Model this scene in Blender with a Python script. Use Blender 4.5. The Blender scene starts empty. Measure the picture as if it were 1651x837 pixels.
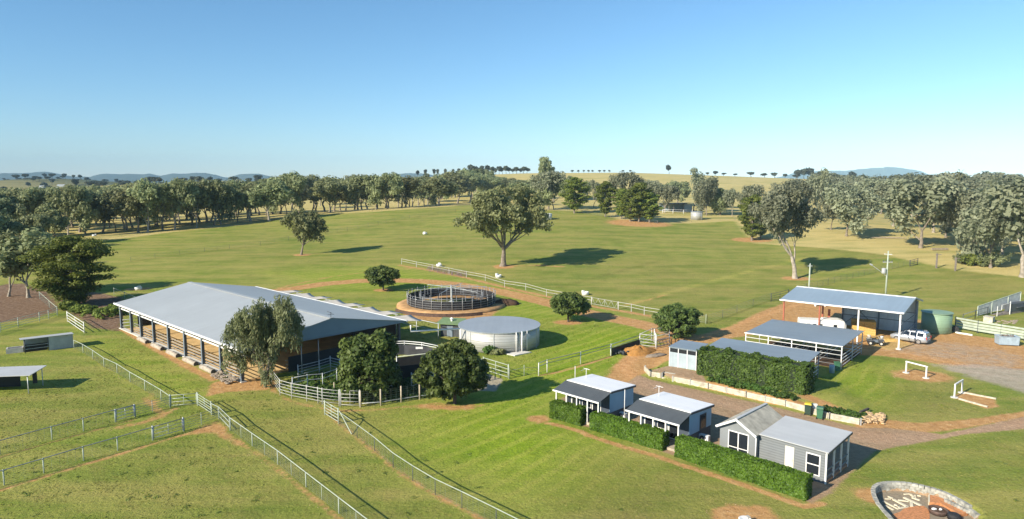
import bpy, math, random
import numpy as np
from mathutils import Vector, Matrix
D = bpy.data
SC = bpy.context.scene
COL = SC.collection
R = math.radians
PI = math.pi
rnd = random.Random(7)

# ------------------------------------------------------------------ survey
# Photograph measurements (1651 x 837 px) are turned into metres on the land.
F, YH, CH, PW, PH = 1100.0, 292.0, 21.0, 1651.0, 837.0
PITCH = math.atan((PH / 2 - YH) / F)
CP, SP = math.cos(PITCH), math.sin(PITCH)

def ray(px, py):
    dx = (px - PW / 2) / F
    dy = -(py - PH / 2) / F
    return dx, CP + dy * SP, -SP + dy * CP

def U(px, py, z=0.0):
    x, y, k = ray(px, py)
    t = (z - CH) / k
    return Vector((x * t, y * t, z))

def sstep(a, b, v):
    t = np.clip((v - a) / (b - a), 0, 1)
    return t * t * (3 - 2 * t)

def seg_dist(X, Y, pts, closed=False):
    d = np.full(X.shape, 1e9)
    n = len(pts)
    for i in range(n if closed else n - 1):
        ax, ay = pts[i][0], pts[i][1]
        bx, by = pts[(i + 1) % n][0], pts[(i + 1) % n][1]
        ux, uy = bx - ax, by - ay
        L = ux * ux + uy * uy + 1e-12
        t = np.clip(((X - ax) * ux + (Y - ay) * uy) / L, 0, 1)
        d = np.minimum(d, np.hypot(X - ax - t * ux, Y - ay - t * uy))
    return d

def inside(X, Y, pts):
    r = np.zeros(X.shape, bool)
    n = len(pts)
    for i in range(n):
        ax, ay = pts[i][0], pts[i][1]
        bx, by = pts[(i + 1) % n][0], pts[(i + 1) % n][1]
        if ay == by:
            continue
        c = ((ay > Y) != (by > Y)) & (X < (bx - ax) * (Y - ay) / (by - ay) + ax)
        r ^= c
    return r

WALL_PX = [(1040, 597.5), (1048.5, 606.8), (1066.7, 609.7), (1084, 614.7), (1140.7, 626), (1201.7, 640), (1265, 654.4), (1296, 663), (1335.6, 675), (1385.8, 684.6)]
WALL = [U(*p) for p in WALL_PX]
TERR = WALL + [U(*p) for p in [(1415, 662), (1370, 610), (1180, 545), (1055, 575)]]
TH = 0.5
def c9(x, y): return (1400 + x / 9.172, 765 + y / 9.172)
RING = [U(*c9(*p)) for p in ((376, 734), (330, 655), (240, 560), (140, 440), (85, 330), (66, 240), (85, 185), (160, 145), (260, 125), (400, 120), (520, 128), (660, 145), (800, 178), (930, 205), (1060, 245), (1180, 295), (1300, 355), (1420, 420), (1540, 490), (1640, 575))]
PIT = RING + [U(1580, 846), U(1500, 870), U(1452, 862)]

def land(X, Y):
    X = np.asarray(X, float); Y = np.asarray(Y, float)
    z = 11 * np.exp(-((X - 10) / 140) ** 2 - ((Y - 300) / 110) ** 2) * sstep(100, 175, Y)
    z = z + 2.2 * sstep(60, 115, X) * sstep(105, 140, Y) * (1 - sstep(200, 420, Y))
    crest = 19.5 + 12 * np.exp(-((X - 100) / 260) ** 2)
    z = z + crest * sstep(330, 900, Y) * (1 - sstep(1000, 1700, Y)) * sstep(-900, -330, X) * (1 - sstep(900, 1800, X))
    z = z + 25 * np.exp(-((X + 1010) / 190) ** 2 - ((Y - 1500) / 260) ** 2)
    z = z + 20 * np.exp(-((X + 1500) / 300) ** 2 - ((Y - 2100) / 300) ** 2)
    z = z + 3.0 * sstep(500, 2500, Y)
    und = 0.25 * np.sin(X * .043 + 1) * np.sin(Y * .037) * sstep(125, 190, Y)
    z = z + und
    pit = (Y < 52) & (Y > 28) & (X > 12) & (X < 36)
    if np.any(pit):
        d = np.where(inside(X[pit], Y[pit], PIT), seg_dist(X[pit], Y[pit], PIT, True), 0)
        z = np.array(z); z[pit] = z[pit] - .62 * np.clip((d - .02) / .14, 0, 1)
    near = (Y < 100) & (Y > 40) & (X > 5) & (X < 60)
    if np.any(near):
        xs, ys = X[near], Y[near]
        d = seg_dist(xs, ys, WALL)
        ins = inside(xs, ys, TERR)
        e = np.hypot(xs - WALL[-1].x, ys - WALL[-1].y)
        zz = np.where(ins, TH * np.clip((d - .02) / .3, 0, 1) * (1 - sstep(5, 13, d)) * sstep(.5, 7, e) * sstep(0, 3, seg_dist(xs, ys, TERR[len(WALL) - 1:] + TERR[:1])), 0)
        z = np.array(z); z[near] = z[near] + zz
    return z

def gz(x, y):
    return float(land(np.array([x]), np.array([y]))[0])

def G(px, py):
    """ground point seen at that place of the photograph"""
    x, y, k = ray(px, py)
    t = np.concatenate([np.arange(25, 200, .5), np.arange(200, 2600, 3.0)])
    h = CH + k * t - land(x * t, y * t)
    w = np.where(h < 0)[0]
    if len(w) == 0:
        return Vector((x * 900, y * 900, gz(x * 900, y * 900)))
    i = w[0]
    if i == 0:
        t0 = t[0]
    else:
        a, b = t[i - 1], t[i]
        for _ in range(18):
            m = (a + b) / 2
            if CH + k * m - gz(x * m, y * m) < 0: b = m
            else: a = m
        t0 = (a + b) / 2
    return Vector((x * t0, y * t0, gz(x * t0, y * t0)))

def GG(*pp):
    return [G(*p) for p in pp]

def mpp(P):
    return (P.y * CP + (CH - P.z) * SP) / F

# ------------------------------------------------------------------ builders
class MB:
    def __init__(s):
        s.v = []; s.f = []
    def poly(s, *pts):
        n = len(s.v)
        s.v += [tuple(p) for p in pts]
        s.f.append(tuple(range(n, n + len(pts))))
    def hexa(s, b, t):
        n = len(s.v)
        s.v += [tuple(p) for p in b] + [tuple(p) for p in t]
        s.f += [(n + 3, n + 2, n + 1, n), (n + 4, n + 5, n + 6, n + 7)]
        for i in range(4):
            j = (i + 1) % 4
            s.f.append((n + i, n + j, n + 4 + j, n + 4 + i))
    def box(s, x0, x1, y0, y1, z0, z1):
        b = [(x0, y0), (x1, y0), (x1, y1), (x0, y1)]
        s.hexa([(x, y, z0) for x, y in b], [(x, y, z1) for x, y in b])
    def bar(s, p0, p1, w, h=None):
        p0, p1 = Vector(p0), Vector(p1); h = h or w
        d = (p1 - p0)
        if d.length < 1e-6: return
        d.normalize()
        up = Vector((0, 0, 1)) if abs(d.z) < .95 else Vector((0, 1, 0))
        sx = d.cross(up).normalized(); sz = sx.cross(d)
        o = [(-w / 2, -h / 2), (w / 2, -h / 2), (w / 2, h / 2), (-w / 2, h / 2)]
        s.hexa([p0 + sx * a + sz * b for a, b in o][::-1], [p1 + sx * a + sz * b for a, b in o][::-1])
    def tube(s, pts, rad, n=7, cap=True):
        pts = [Vector(p) for p in pts]
        if not hasattr(rad, '__len__'): rad = [rad] * len(pts)
        base = len(s.v)
        ref = None
        for i, p in enumerate(pts):
            d = (pts[min(i + 1, len(pts) - 1)] - pts[max(i - 1, 0)])
            d = d.normalized() if d.length > 1e-9 else Vector((0, 0, 1))
            if ref is None:
                ref = Vector((1, 0, 0)) if abs(d.x) < .8 else Vector((0, 1, 0))
            a = (ref - d * ref.dot(d)).normalized(); ref = a
            b = d.cross(a)
            for k in range(n):
                t = 2 * PI * k / n
                s.v.append(tuple(p + (a * math.cos(t) + b * math.sin(t)) * rad[i]))
        for i in range(len(pts) - 1):
            for k in range(n):
                q = (k + 1) % n
                s.f.append((base + i * n + k, base + i * n + q, base + (i + 1) * n + q, base + (i + 1) * n + k))
        if cap:
            s.f.append(tuple(base + k for k in range(n))[::-1])
            e = base + (len(pts) - 1) * n
            s.f.append(tuple(e + k for k in range(n)))
    def lathe(s, prof, n=24, c=(0, 0, 0)):
        base = len(s.v)
        for r, z in prof:
            for k in range(n):
                t = 2 * PI * k / n
                s.v.append((c[0] + r * math.cos(t), c[1] + r * math.sin(t), c[2] + z))
        for i in range(len(prof) - 1):
            for k in range(n):
                q = (k + 1) % n
                s.f.append((base + i * n + k, base + i * n + q, base + (i + 1) * n + q, base + (i + 1) * n + k))
        s.f.append(tuple(base + k for k in range(n))[::-1])
        e = base + (len(prof) - 1) * n
        s.f.append(tuple(e + k for k in range(n)))
    def prism(s, poly, z0, z1):
        n = len(s.v); m = len(poly)
        s.v += [(p[0], p[1], z0) for p in poly] + [(p[0], p[1], z1) for p in poly]
        s.f += [tuple(range(n, n + m))[::-1], tuple(range(n + m, n + 2 * m))]
        for i in range(m):
            j = (i + 1) % m
            s.f.append((n + i, n + j, n + m + j, n + m + i))
    def blob(s, c, r, seed=0, n=8, m=6, amp=.2):
        g = random.Random(seed); base = len(s.v)
        for i in range(m + 1):
            th = PI * i / m
            for k in range(n):
                ph = 2 * PI * k / n
                q = 1 + g.uniform(-amp, amp)
                s.v.append((c[0] + r[0] * q * math.sin(th) * math.cos(ph), c[1] + r[1] * q * math.sin(th) * math.sin(ph), c[2] + r[2] * q * math.cos(th)))
        for i in range(m):
            for k in range(n):
                q = (k + 1) % n
                s.f.append((base + i * n + k, base + (i + 1) * n + k, base + (i + 1) * n + q, base + i * n + q))
    def mesh(s, name, m, smooth=False):
        me = D.meshes.new(name)
        me.from_pydata(s.v, [], s.f)
        me.materials.append(m)
        if smooth:
            me.polygons.foreach_set('use_smooth', [True] * len(me.polygons))
        me.update()
        return me
    def build(s, name, m, parent=None, smooth=False, loc=None):
        return put(name, s.mesh(name, m, smooth), parent, loc)

def put(name, me, parent=None, loc=None, rz=0):
    o = D.objects.new(name, me)
    COL.objects.link(o)
    if parent: o.parent = parent
    if loc is not None: o.location = loc
    if rz: o.rotation_euler.z = rz
    return o

def tag(o, label, cat, group=None, kind=None):
    o['label'] = label; o['category'] = cat
    if group: o['group'] = group
    if kind: o['kind'] = kind
    return o

def thing(name, label, cat, loc=(0, 0, 0), rz=0, group=None):
    o = D.objects.new(name, None)
    o.empty_display_size = .3
    COL.objects.link(o)
    o.location = loc; o.rotation_euler.z = rz
    return tag(o, label, cat, group)

def copy_tree(o, parent=None):
    c = o.copy(); COL.objects.link(c); c.parent = parent
    for ch in list(o.children): copy_tree(ch, c)
    return c

def frame(P, Q):
    d = Q - P
    return P, math.atan2(d.y, d.x), math.hypot(d.x, d.y)

def local(P, O, a):
    dx, dy = P.x - O.x, P.y - O.y
    return Vector((dx * math.cos(a) + dy * math.sin(a), -dx * math.sin(a) + dy * math.cos(a), P.z - O.z))

# ------------------------------------------------------------------ materials
def nodes(name):
    m = D.materials.new(name); m.use_nodes = True
    nt = m.node_tree; nt.nodes.clear()
    out = nt.nodes.new('ShaderNodeOutputMaterial')
    return m, nt, out

def N(nt, typ, **kw):
    n = nt.nodes.new(typ)
    for k, v in kw.items():
        if k in n.inputs: n.inputs[k].default_value = v
        else: setattr(n, k, v)
    return n

def noise(nt, co, scale, detail=4, rough=.55):
    n = N(nt, 'ShaderNodeTexNoise', Scale=scale, Detail=detail, Roughness=rough)
    if co is not None: nt.links.new(co, n.inputs['Vector'])
    return n.outputs['Fac']

def ramp(nt, fac, *stops):
    n = nt.nodes.new('ShaderNodeValToRGB')
    e = n.color_ramp.elements
    while len(e) < len(stops): e.new(.5)
    for i, (p, c) in enumerate(stops):
        e[i].position = p; e[i].color = (c[0], c[1], c[2], 1) if hasattr(c, '__len__') else (c, c, c, 1)
    nt.links.new(fac, n.inputs['Fac'])
    return n.outputs['Color']

def mixc(nt, fac, a, b, mode='MIX'):
    n = nt.nodes.new('ShaderNodeMix'); n.data_type = 'RGBA'; n.blend_type = mode
    for s, v in ((0, fac), (6, a), (7, b)):
        if hasattr(v, 'is_output') or hasattr(v, 'links'): nt.links.new(v, n.inputs[s])
        elif s == 0: n.inputs[0].default_value = v
        else: n.inputs[s].default_value = (v[0], v[1], v[2], 1)
    return n.outputs[2]

def math_(nt, op, a, b=None, clamp=False):
    n = nt.nodes.new('ShaderNodeMath'); n.operation = op; n.use_clamp = clamp
    for i, v in enumerate((a, b)):
        if v is None: continue
        if isinstance(v, (int, float)): n.inputs[i].default_value = v
        else: nt.links.new(v, n.inputs[i])
    return n.outputs[0]

def mat(name, c, rough=.6, metal=0.0, var=.25, scale=1.5, spec=.4, wave=None, bump=.15, bscale=12, streak=False):
    m, nt, out = nodes(name)
    b = N(nt, 'ShaderNodeBsdfPrincipled', Roughness=rough, Metallic=metal)
    b.inputs['Specular IOR Level'].default_value = spec
    tc = nt.nodes.new('ShaderNodeTexCoord'); co = tc.outputs['Object']
    f1 = noise(nt, co, scale, 5, .6)
    lo = [x * (1 - var) for x in c]; hi = [min(.95, x * (1 + var)) for x in c]
    colr = ramp(nt, f1, (.3, lo), (.7, hi))
    if streak:
        mp = N(nt, 'ShaderNodeMapping'); mp.inputs['Scale'].default_value = (2.5, 2.5, .12)
        nt.links.new(co, mp.inputs['Vector'])
        f2 = noise(nt, mp.outputs[0], 1.5, 4)
        colr = mixc(nt, math_(nt, 'MULTIPLY', ramp(nt, f2, (.5, 0), (.8, 1)), .35), colr, [x * .6 for x in c])
    if wave and wave[0] != 'Z':
        mp = N(nt, 'ShaderNodeMapping'); mp.inputs['Scale'].default_value = (1.6, .05, 1) if wave[0] == 'X' else (.05, 1.6, 1)
        nt.links.new(co, mp.inputs['Vector'])
        colr = mixc(nt, 1.0, colr, ramp(nt, noise(nt, mp.outputs[0], 1.0, 5, .7), (.3, .93), (.7, 1.05)), 'MULTIPLY')
    nt.links.new(colr, b.inputs['Base Color'])
    h = noise(nt, co, bscale, 3)
    bp = N(nt, 'ShaderNodeBump', Strength=bump, Distance=.05)
    if wave:
        w = N(nt, 'ShaderNodeTexWave', Scale=wave[1]); w.bands_direction = wave[0]; w.wave_profile = 'SIN'
        nt.links.new(co, w.inputs['Vector'])
        h = math_(nt, 'ADD', math_(nt, 'MULTIPLY', h, .15), w.outputs['Fac'])
        bp.inputs['Strength'].default_value = wave[2]
    nt.links.new(h, bp.inputs['Height'])
    nt.links.new(bp.outputs[0], b.inputs['Normal'])
    nt.links.new(b.outputs[0], out.inputs[0])
    return m

def leafmat(name, lo, hi, trans=.22):
    m, nt, out = nodes(name)
    at = N(nt, 'ShaderNodeAttribute', attribute_name='tint')
    oi = nt.nodes.new('ShaderNodeObjectInfo')
    c = ramp(nt, at.outputs['Fac'], (0, lo), (1, hi))
    hsv = nt.nodes.new('ShaderNodeHueSaturation')
    nt.links.new(c, hsv.inputs['Color'])
    nt.links.new(math_(nt, 'ADD', math_(nt, 'MULTIPLY', oi.outputs['Random'], .45), .78), hsv.inputs['Value'])
    nt.links.new(math_(nt, 'ADD', math_(nt, 'MULTIPLY', oi.outputs['Random'], .02), .49), hsv.inputs['Hue'])
    d = N(nt, 'ShaderNodeBsdfPrincipled', Roughness=.55); d.inputs['Specular IOR Level'].default_value = .25
    t = nt.nodes.new('ShaderNodeBsdfTranslucent')
    nt.links.new(hsv.outputs[0], d.inputs['Base Color']); nt.links.new(hsv.outputs[0], t.inputs['Color'])
    mx = N(nt, 'ShaderNodeMixShader'); mx.inputs[0].default_value = trans
    nt.links.new(d.outputs[0], mx.inputs[1]); nt.links.new(t.outputs[0], mx.inputs[2])
    nt.links.new(mx.outputs[0], out.inputs[0])
    return m

M = {}
M['galv'] = mat('galvanised_steel', (.48, .5, .5), .45, .25)
M['white'] = mat('white_paint', (.74, .74, .71), .5, 0, .08)
M['mint'] = mat('pale_weathered_paint', (.37, .42, .34), .6, 0, .2)
M['steel'] = mat('dull_steel', (.20, .21, .22), .5, .2)
M['railw'] = mat('weathered_white_paint', (.42, .42, .39), .6, 0, .2)
M['steel2'] = mat('weathered_steel', (.30, .30, .29), .5, .2)
M['wire'] = mat('wire', (.20, .23, .20), .5, .3)
M['dark'] = mat('dark_painted_steel', (.06, .065, .07), .5, 0, .2)
M['post_dark'] = mat('dark_steel_post', (.07, .08, .09), .55)
M['slate'] = mat('slate_blue_steel', (.16, .20, .24), .5)
M['timber'] = mat('weathered_timber', (.42, .36, .27), .8, 0, .35, 3)
M['old'] = mat('old_grey_timber', (.20, .17, .14), .9, 0, .35, 3)
M['sleeper'] = mat('pale_sleeper', (.50, .46, .36), .8, 0, .35, 2, streak=True)
M['conc'] = mat('concrete', (.42, .41, .37), .85, 0, .25, 1.2)
M['pale_conc'] = mat('pale_concrete', (.58, .56, .50), .85, 0, .2, 1.2)
M['log'] = mat('pale_log', (.38, .33, .26), .85, 0, .35, 2)
M['bark'] = mat('bark', (.21, .175, .135), .9, 0, .45, 3, bump=.6)
M['palebark'] = mat('pale_gum_bark', (.31, .27, .215), .85, 0, .4, 2.5, bump=.5)
M['twigs'] = mat('hedge_twigs', (.02, .032, .012), .9, 0, .3, 4)
M['darkbark'] = mat('dark_bark', (.085, .07, .055), .9, 0, .4, 4, bump=.6)
M['roof_arena'] = mat('pale_grey_roof_sheet', (.42, .44, .43), .42, .15, .07, .12, .5, ('X', 3.2, .12))
M['gable'] = mat('blue_grey_cladding', (.19, .26, .31), .5, .1, .08, .3, .5, ('Y', 3.2, .15))
M['roof_ws'] = mat('blue_grey_roof_sheet', (.29, .37, .43), .42, .15, .07, .2, .5, ('X', 4, .1))
M['roof_st'] = mat('mid_grey_roof_sheet', (.235, .285, .32), .45, .15, .08, .2, .5, ('Y', 4, .1))
M['roof_white'] = mat('white_roof_sheet', (.80, .81, .81), .5, 0, .03, .5, .5, ('Y', 4, .1))
M['roof_light'] = mat('light_grey_roof_sheet', (.50, .51, .50), .45, .1, .06, .5, .5, ('Y', 4, .15))
M['roof_char'] = mat('charcoal_roof_sheet', (.085, .095, .10), .5, .1, .15, .6, .5, ('X', 3.5, .3))
M['roof_old'] = mat('lichened_roof_sheet', (.43, .40, .32), .7, 0, .3, 1.6, .3, ('Y', 3.5, .25))
M['wall_ws'] = mat('pale_corrugated_wall', (.60, .68, .74), .5, .1, .1, .6, .5, ('X', 2.2, .7), streak=True)
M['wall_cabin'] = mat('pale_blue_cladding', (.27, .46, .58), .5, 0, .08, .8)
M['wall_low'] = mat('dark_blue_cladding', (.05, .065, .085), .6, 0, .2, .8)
M['wall_grey'] = mat('grey_weatherboard', (.175, .19, .195), .6, 0, .08, .8, .3, ('Z', 1.6, .3))
M['wall_plain'] = mat('grey_sheet_wall', (.20, .215, .22), .6, 0, .1, .8)
M['tack'] = mat('pale_blue_panel', (.34, .41, .44), .55, .05, .12, 1.2, streak=True)
M['shedwall'] = mat('pale_grey_sheeting', (.40, .43, .43), .55, .1, .15, 1.2, .4, ('X', 3, .4), streak=True)
M['glass'] = mat('dark_glass', (.018, .022, .028), .08, 0, .1, 1, .6, bump=0)
M['cream'] = mat('cream_door', (.62, .60, .50), .55, 0, .06)
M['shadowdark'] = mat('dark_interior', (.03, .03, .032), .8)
M['tank'] = mat('zinc_tank_steel', (.42, .425, .40), .45, .2, .06, .4, .5, ('Z', 1.2, .25))
M['tankroof'] = mat('tank_roof_sheet', (.34, .38, .41), .5, .15, .08, .2, .5, ('X', 4, .1))
M['greentank'] = mat('mist_green_plastic', (.22, .33, .22), .5, 0, .08, .8, .4, ('Z', 1.6, .25))
M['greenroof'] = mat('green_roof_sheet', (.17, .25, .11), .5, 0, .12, .8, .4, ('X', 3, .3))
M['rubber'] = mat('black_rubber', (.022, .022, .024), .7)
M['rubberwall'] = mat('dark_rubber_panel', (.045, .048, .055), .55, 0, .35, 1)
M['sand'] = mat('yellow_arena_sand', (.58, .41, .20), .95, 0, .22, .5, .1, bump=.4, bscale=5)
M['dirt'] = mat('red_dirt', (.46, .28, .13), .95, 0, .3, 1, .1, bump=.4)
M['darkdirt'] = mat('dark_soil', (.09, .055, .035), .95, 0, .3, 1, .1, bump=.4)
M['sail'] = mat('white_sail_cloth', (.56, .52, .44), .8, 0, .06)
M['sawdust'] = mat('orange_sawdust', (.40, .20, .06), .95, 0, .3, 3, .1, bump=.5)
M['hay'] = mat('hay', (.55, .36, .12), .95, 0, .35, 6, .1, bump=.7, bscale=25)
M['silver'] = mat('silver_car_paint', (.50, .53, .57), .25, .55, .03, 1, .6, bump=0)
M['red'] = mat('red_lamp', (.45, .02, .015), .2, 0, .05)
M['chrome'] = mat('alloy', (.55, .55, .56), .3, .8, .05)
M['rustred'] = mat('red_oxide_steel', (.34, .10, .055), .65, 0, .3)
M['cream2'] = mat('cream_plastic', (.60, .56, .46), .6, 0, .1)
M['yellow'] = mat('yellow_plastic', (.66, .50, .02), .5, 0, .08)
M['bingreen'] = mat('dark_green_plastic', (.03, .06, .045), .5, 0, .1)
M['bingreen2'] = mat('mid_green_plastic', (.05, .15, .085), .5, 0, .1)
M['blue'] = mat('faded_blue_steel', (.34, .43, .50), .55, .1, .2, 2, streak=True)
M['block'] = mat('grey_concrete_block', (.34, .335, .29), .9, 0, .5, 2.6)
M['brick'] = mat('orange_brick_paving', (.50, .22, .09), .85, 0, .35, 6, bump=.5)
M['paving'] = mat('brown_gravel_floor', (.26, .215, .15), .95, 0, .25, 5, bump=.5)
M['stone'] = mat('cream_stone', (.66, .60, .44), .85, 0, .15, 4)
M['rock'] = mat('tan_rock', (.27, .22, .165), .9, 0, .35, 3, bump=.5)
M['rust'] = mat('rusty_steel', (.10, .065, .05), .7, .2, .4, 4)
M['wood'] = mat('split_wood', (.52, .37, .21), .9, 0, .4, 5)
M['orangewood'] = mat('stained_timber', (.36, .17, .08), .6, 0, .2, 3)
M['purple'] = mat('dry_flower_stalks', (.22, .16, .17), .9, 0, .4, 3)
LF = {}
LF['gum'] = leafmat('gum_leaf', (.155, .185, .085), (.36, .395, .195), .48)
LF['grey'] = leafmat('grey_gum_leaf', (.16, .18, .105), (.35, .37, .24), .42)
LF['olive'] = leafmat('olive_gum_leaf', (.135, .145, .06), (.30, .315, .145), .42)
LF['dark'] = leafmat('shade_tree_leaf', (.032, .060, .013), (.145, .19, .045), .32)
LF['pine'] = leafmat('pine_needle', (.08, .115, .022), (.26, .31, .06), .38)
LF['hedge'] = leafmat('hedge_leaf', (.035, .085, .006), (.125, .225, .02), .22)
LF['dkhedge'] = leafmat('big_hedge_leaf', (.035, .08, .012), (.125, .21, .035), .25)
LF['weed'] = leafmat('weed_leaf', (.030, .075, .012), (.10, .17, .03), .25)
LF['tuss'] = leafmat('tussock_leaf', (.11, .16, .025), (.22, .27, .06), .3)
LF['far'] = leafmat('far_tree_leaf', (.040, .050, .030), (.09, .10, .06))
# ------------------------------------------------------------------ land
def dense_axis(lo, hi, step, far_lo, far_hi, g):
    a = list(np.arange(lo, hi + 1e-6, step))
    s = step; x = a[-1]; up = []
    while x < far_hi:
        s *= g; x += s; up.append(min(x, far_hi))
    s = step; x = lo; dn = []
    while x > far_lo:
        s *= g; x -= s; dn.append(max(x, far_lo))
    return np.array(dn[::-1] + a + up)

XS = dense_axis(-62, 72, .42, -6800, 6800, 1.05)
YS = dense_axis(31, 128, .42, -120, 9000, 1.035)
XS = np.unique(np.concatenate([XS, np.arange(17.5, 28.5, .14)])); YS = np.unique(np.concatenate([YS, np.arange(32.5, 46.5, .14)]))
GX, GY = np.meshgrid(XS, YS)
GXf, GYf = GX.ravel(), GY.ravel()
GZf = land(GXf, GYf)
NV = GXf.size
sel = np.where((np.abs(GXf) < 260) & (GYf < 460) & (GYf > 15))[0]
SX, SY = GXf[sel], GYf[sel]

def mask(): return np.zeros(sel.size)
def P2(pp): return [(p.x, p.y) for p in (G(*q) for q in pp)]
def line(m, pp, w, soft, val=1.0, world=False):
    pts = pp if world else P2(pp)
    bx = [p[0] for p in pts]; by = [p[1] for p in pts]; k = w + soft + 1
    q = (SX > min(bx) - k) & (SX < max(bx) + k) & (SY > min(by) - k) & (SY < max(by) + k)
    d = seg_dist(SX[q], SY[q], pts)
    m[q] = np.maximum(m[q], val * np.clip(.5 + (w - d) / soft, 0, 1))
def area(m, pp, soft, val=1.0, world=False):
    pts = pp if world else P2(pp)
    bx = [p[0] for p in pts]; by = [p[1] for p in pts]; k = soft + 1
    q = (SX > min(bx) - k) & (SX < max(bx) + k) & (SY > min(by) - k) & (SY < max(by) + k)
    d = seg_dist(SX[q], SY[q], pts, True)
    d = np.where(inside(SX[q], SY[q], pts), d, -d)
    m[q] = np.maximum(m[q], val * np.clip(.5 + d / soft, 0, 1))
def spot(m, px, py, r, soft, val=1.0, sx=1.0):
    c = G(px, py)
    d = np.hypot((SX - c.x) / sx, SY - c.y)
    m[:] = np.maximum(m, val * np.clip(.5 + (r - d) / soft, 0, 1))

DIRT, GRAV, PALE, LUSH, LITT, STRAW, DRY, TRK = (mask() for _ in range(8))
F1 = [(119.6, 562), (134, 569), (150, 579), (168, 592), (189, 602), (210, 616), (234, 630), (260, 646), (275, 656.8)]
F1b = [(341.6, 669.4), (353.4, 675.2), (371.8, 693.6), (407, 719.5), (448, 748.8), (493.5, 785.5), (546.5, 828), (605, 875), (665, 922)]
F2 = [(-70, 754), (0, 733), (84, 709), (135, 695), (186, 680.7), (218, 672)]
F3 = [(-90, 812), (7, 782.7), (71, 763), (135, 743), (190, 727), (246, 710), (296.5, 695)]
line(DIRT, F1[:-1], .25, 1.0, .65)
line(DIRT, [(234, 642), (250, 655), (262, 668)], .7, 1.6, .65)
line(DIRT, [(185, 690), (222, 683), (260, 672), (280, 660)], .7, 1.6, .65)
line(DIRT, [(p[0] - 4, p[1] + 5) for p in F1b[1:]], .3, 1.0, .75)
line(DIRT, [(p[0], p[1] + 4) for p in F2], .3, 1.0, .7)
line(DIRT, [(p[0], p[1] + 6) for p in F3] + [(330, 690), (352, 682)], .35, 1.0, .75)
area(DIRT, [(300, 702), (330, 684), (356, 680), (372, 700), (392, 722), (372, 716), (345, 700)], 1.6, .8)
line(DIRT, [(430, 618), (447, 636), (470, 648), (516, 658), (560, 663), (614, 660), (660, 655), (707, 650), (740, 656), (765, 652)], .4, 1.2, .7)
area(DIRT, [(640, 656), (690, 650), (735, 655), (790, 650), (760, 662), (700, 662)], 2.0, .8)
line(DIRT, [(526, 664), (546, 682), (576, 706), (604, 728), (634, 754), (666, 776), (702, 798), (745, 820), (800, 850), (880, 895)], .3, 1.1, .8)
area(DIRT, [(340, 618), (362, 612), (420, 602), (440, 606), (448, 626), (418, 630), (368, 632), (330, 640)], 1.5, .9)
line(DIRT, [(200, 532), (240, 556), (300, 590), (345, 612)], .7, 1.2, .75)
# tracks
line(DIRT, [(425, 472), (470, 466), (520, 458), (580, 453), (640, 452), (690, 454), (740, 459), (800, 469), (850, 480), (890, 490), (940, 503), (985, 513), (1030, 522), (1070, 532), (1110, 545)], 2.2, 1.4, 1.0)
line(DIRT, [(450, 464), (528, 447), (600, 437), (660, 433)], .9, 2.5, .62)
line(DIRT, [(645, 428), (700, 437), (752, 448), (813, 463), (881, 478), (943, 492), (1017, 504), (1075, 515)], .9, 2.0, .8)
line(DIRT, [(820, 429), (870, 428), (905, 430)], 1.2, 2.5, .7); spot(DIRT, 812, 430, 2.6, 2.5, .9)
line(DIRT, [(1010, 492), (1045, 483), (1072, 476)], 1.0, 3.0, .6)
area(DIRT, [(975, 612), (990, 590), (1010, 572), (1040, 560), (1085, 552), (1130, 540), (1180, 525), (1225, 503), (1262, 490), (1310, 488), (1345, 498), (1300, 520), (1240, 535), (1180, 545), (1130, 556), (1100, 575), (1060, 590), (1030, 606), (1000, 625)], 2.2, 1.0)
area(DIRT, [(1262, 486), (1340, 476), (1400, 495), (1500, 520), (1540, 538), (1600, 545), (1670, 562), (1670, 600), (1600, 594), (1530, 590), (1470, 580), (1425, 574), (1380, 572), (1330, 550), (1270, 520)], 2.0, 1.0)
area(DIRT, [(1375, 690), (1390, 672), (1430, 676), (1480, 682), (1560, 676), (1670, 660), (1670, 672), (1560, 690), (1480, 700), (1400, 705)], 1.5, .95)
line(DIRT, [(1302, 640), (1335, 655), (1370, 668), (1400, 680), (1440, 684)], .9, 1.6, .85)
line(DIRT, [(1140, 619), (1200, 632), (1262, 646), (1300, 652)], .8, 1.2, .7)
spot(DIRT, 1487, 606, 2.6, 2.2, .8, 1.3); area(DIRT, [(1532, 640), (1556, 630), (1606, 644), (1612, 656), (1592, 660)], 1.0, .85)
spot(DIRT, 1203, 838, 2.0, 1.8, .95, 1.1); spot(DIRT, 1225, 822, .9, 1.2, .7)
line(DIRT, [(884, 682), (910, 688), (936, 696), (950, 703), (1010, 722), (1068, 738), (1088, 746), (1150, 766), (1230, 793), (1296, 817), (1325, 812)], .35, .8, .95)
spot(DIRT, 868, 676, 1.2, 1.6, .8); spot(DIRT, 1408, 800, 1.4, 1.6, .8)
for c in ((618, 468, 1.6), (916, 520, 1.8), (1090, 548, 2.6), (487, 411, 2), (1283, 449, 2.5), (1212, 387, 5), (1030, 360, 9), (487, 411, 2), (223, 466, 2)):
    spot(DIRT, c[0], c[1], c[2], c[2] * .8, .85, 1.3)
line(DIRT, [(868, 606), (900, 600), (934, 591), (985, 575)], .35, .8, .75)
area(DIRT, [(640, 495), (655, 512), (720, 522), (790, 512), (812, 495), (800, 480), (730, 474), (655, 482)], 2, .9)
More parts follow.
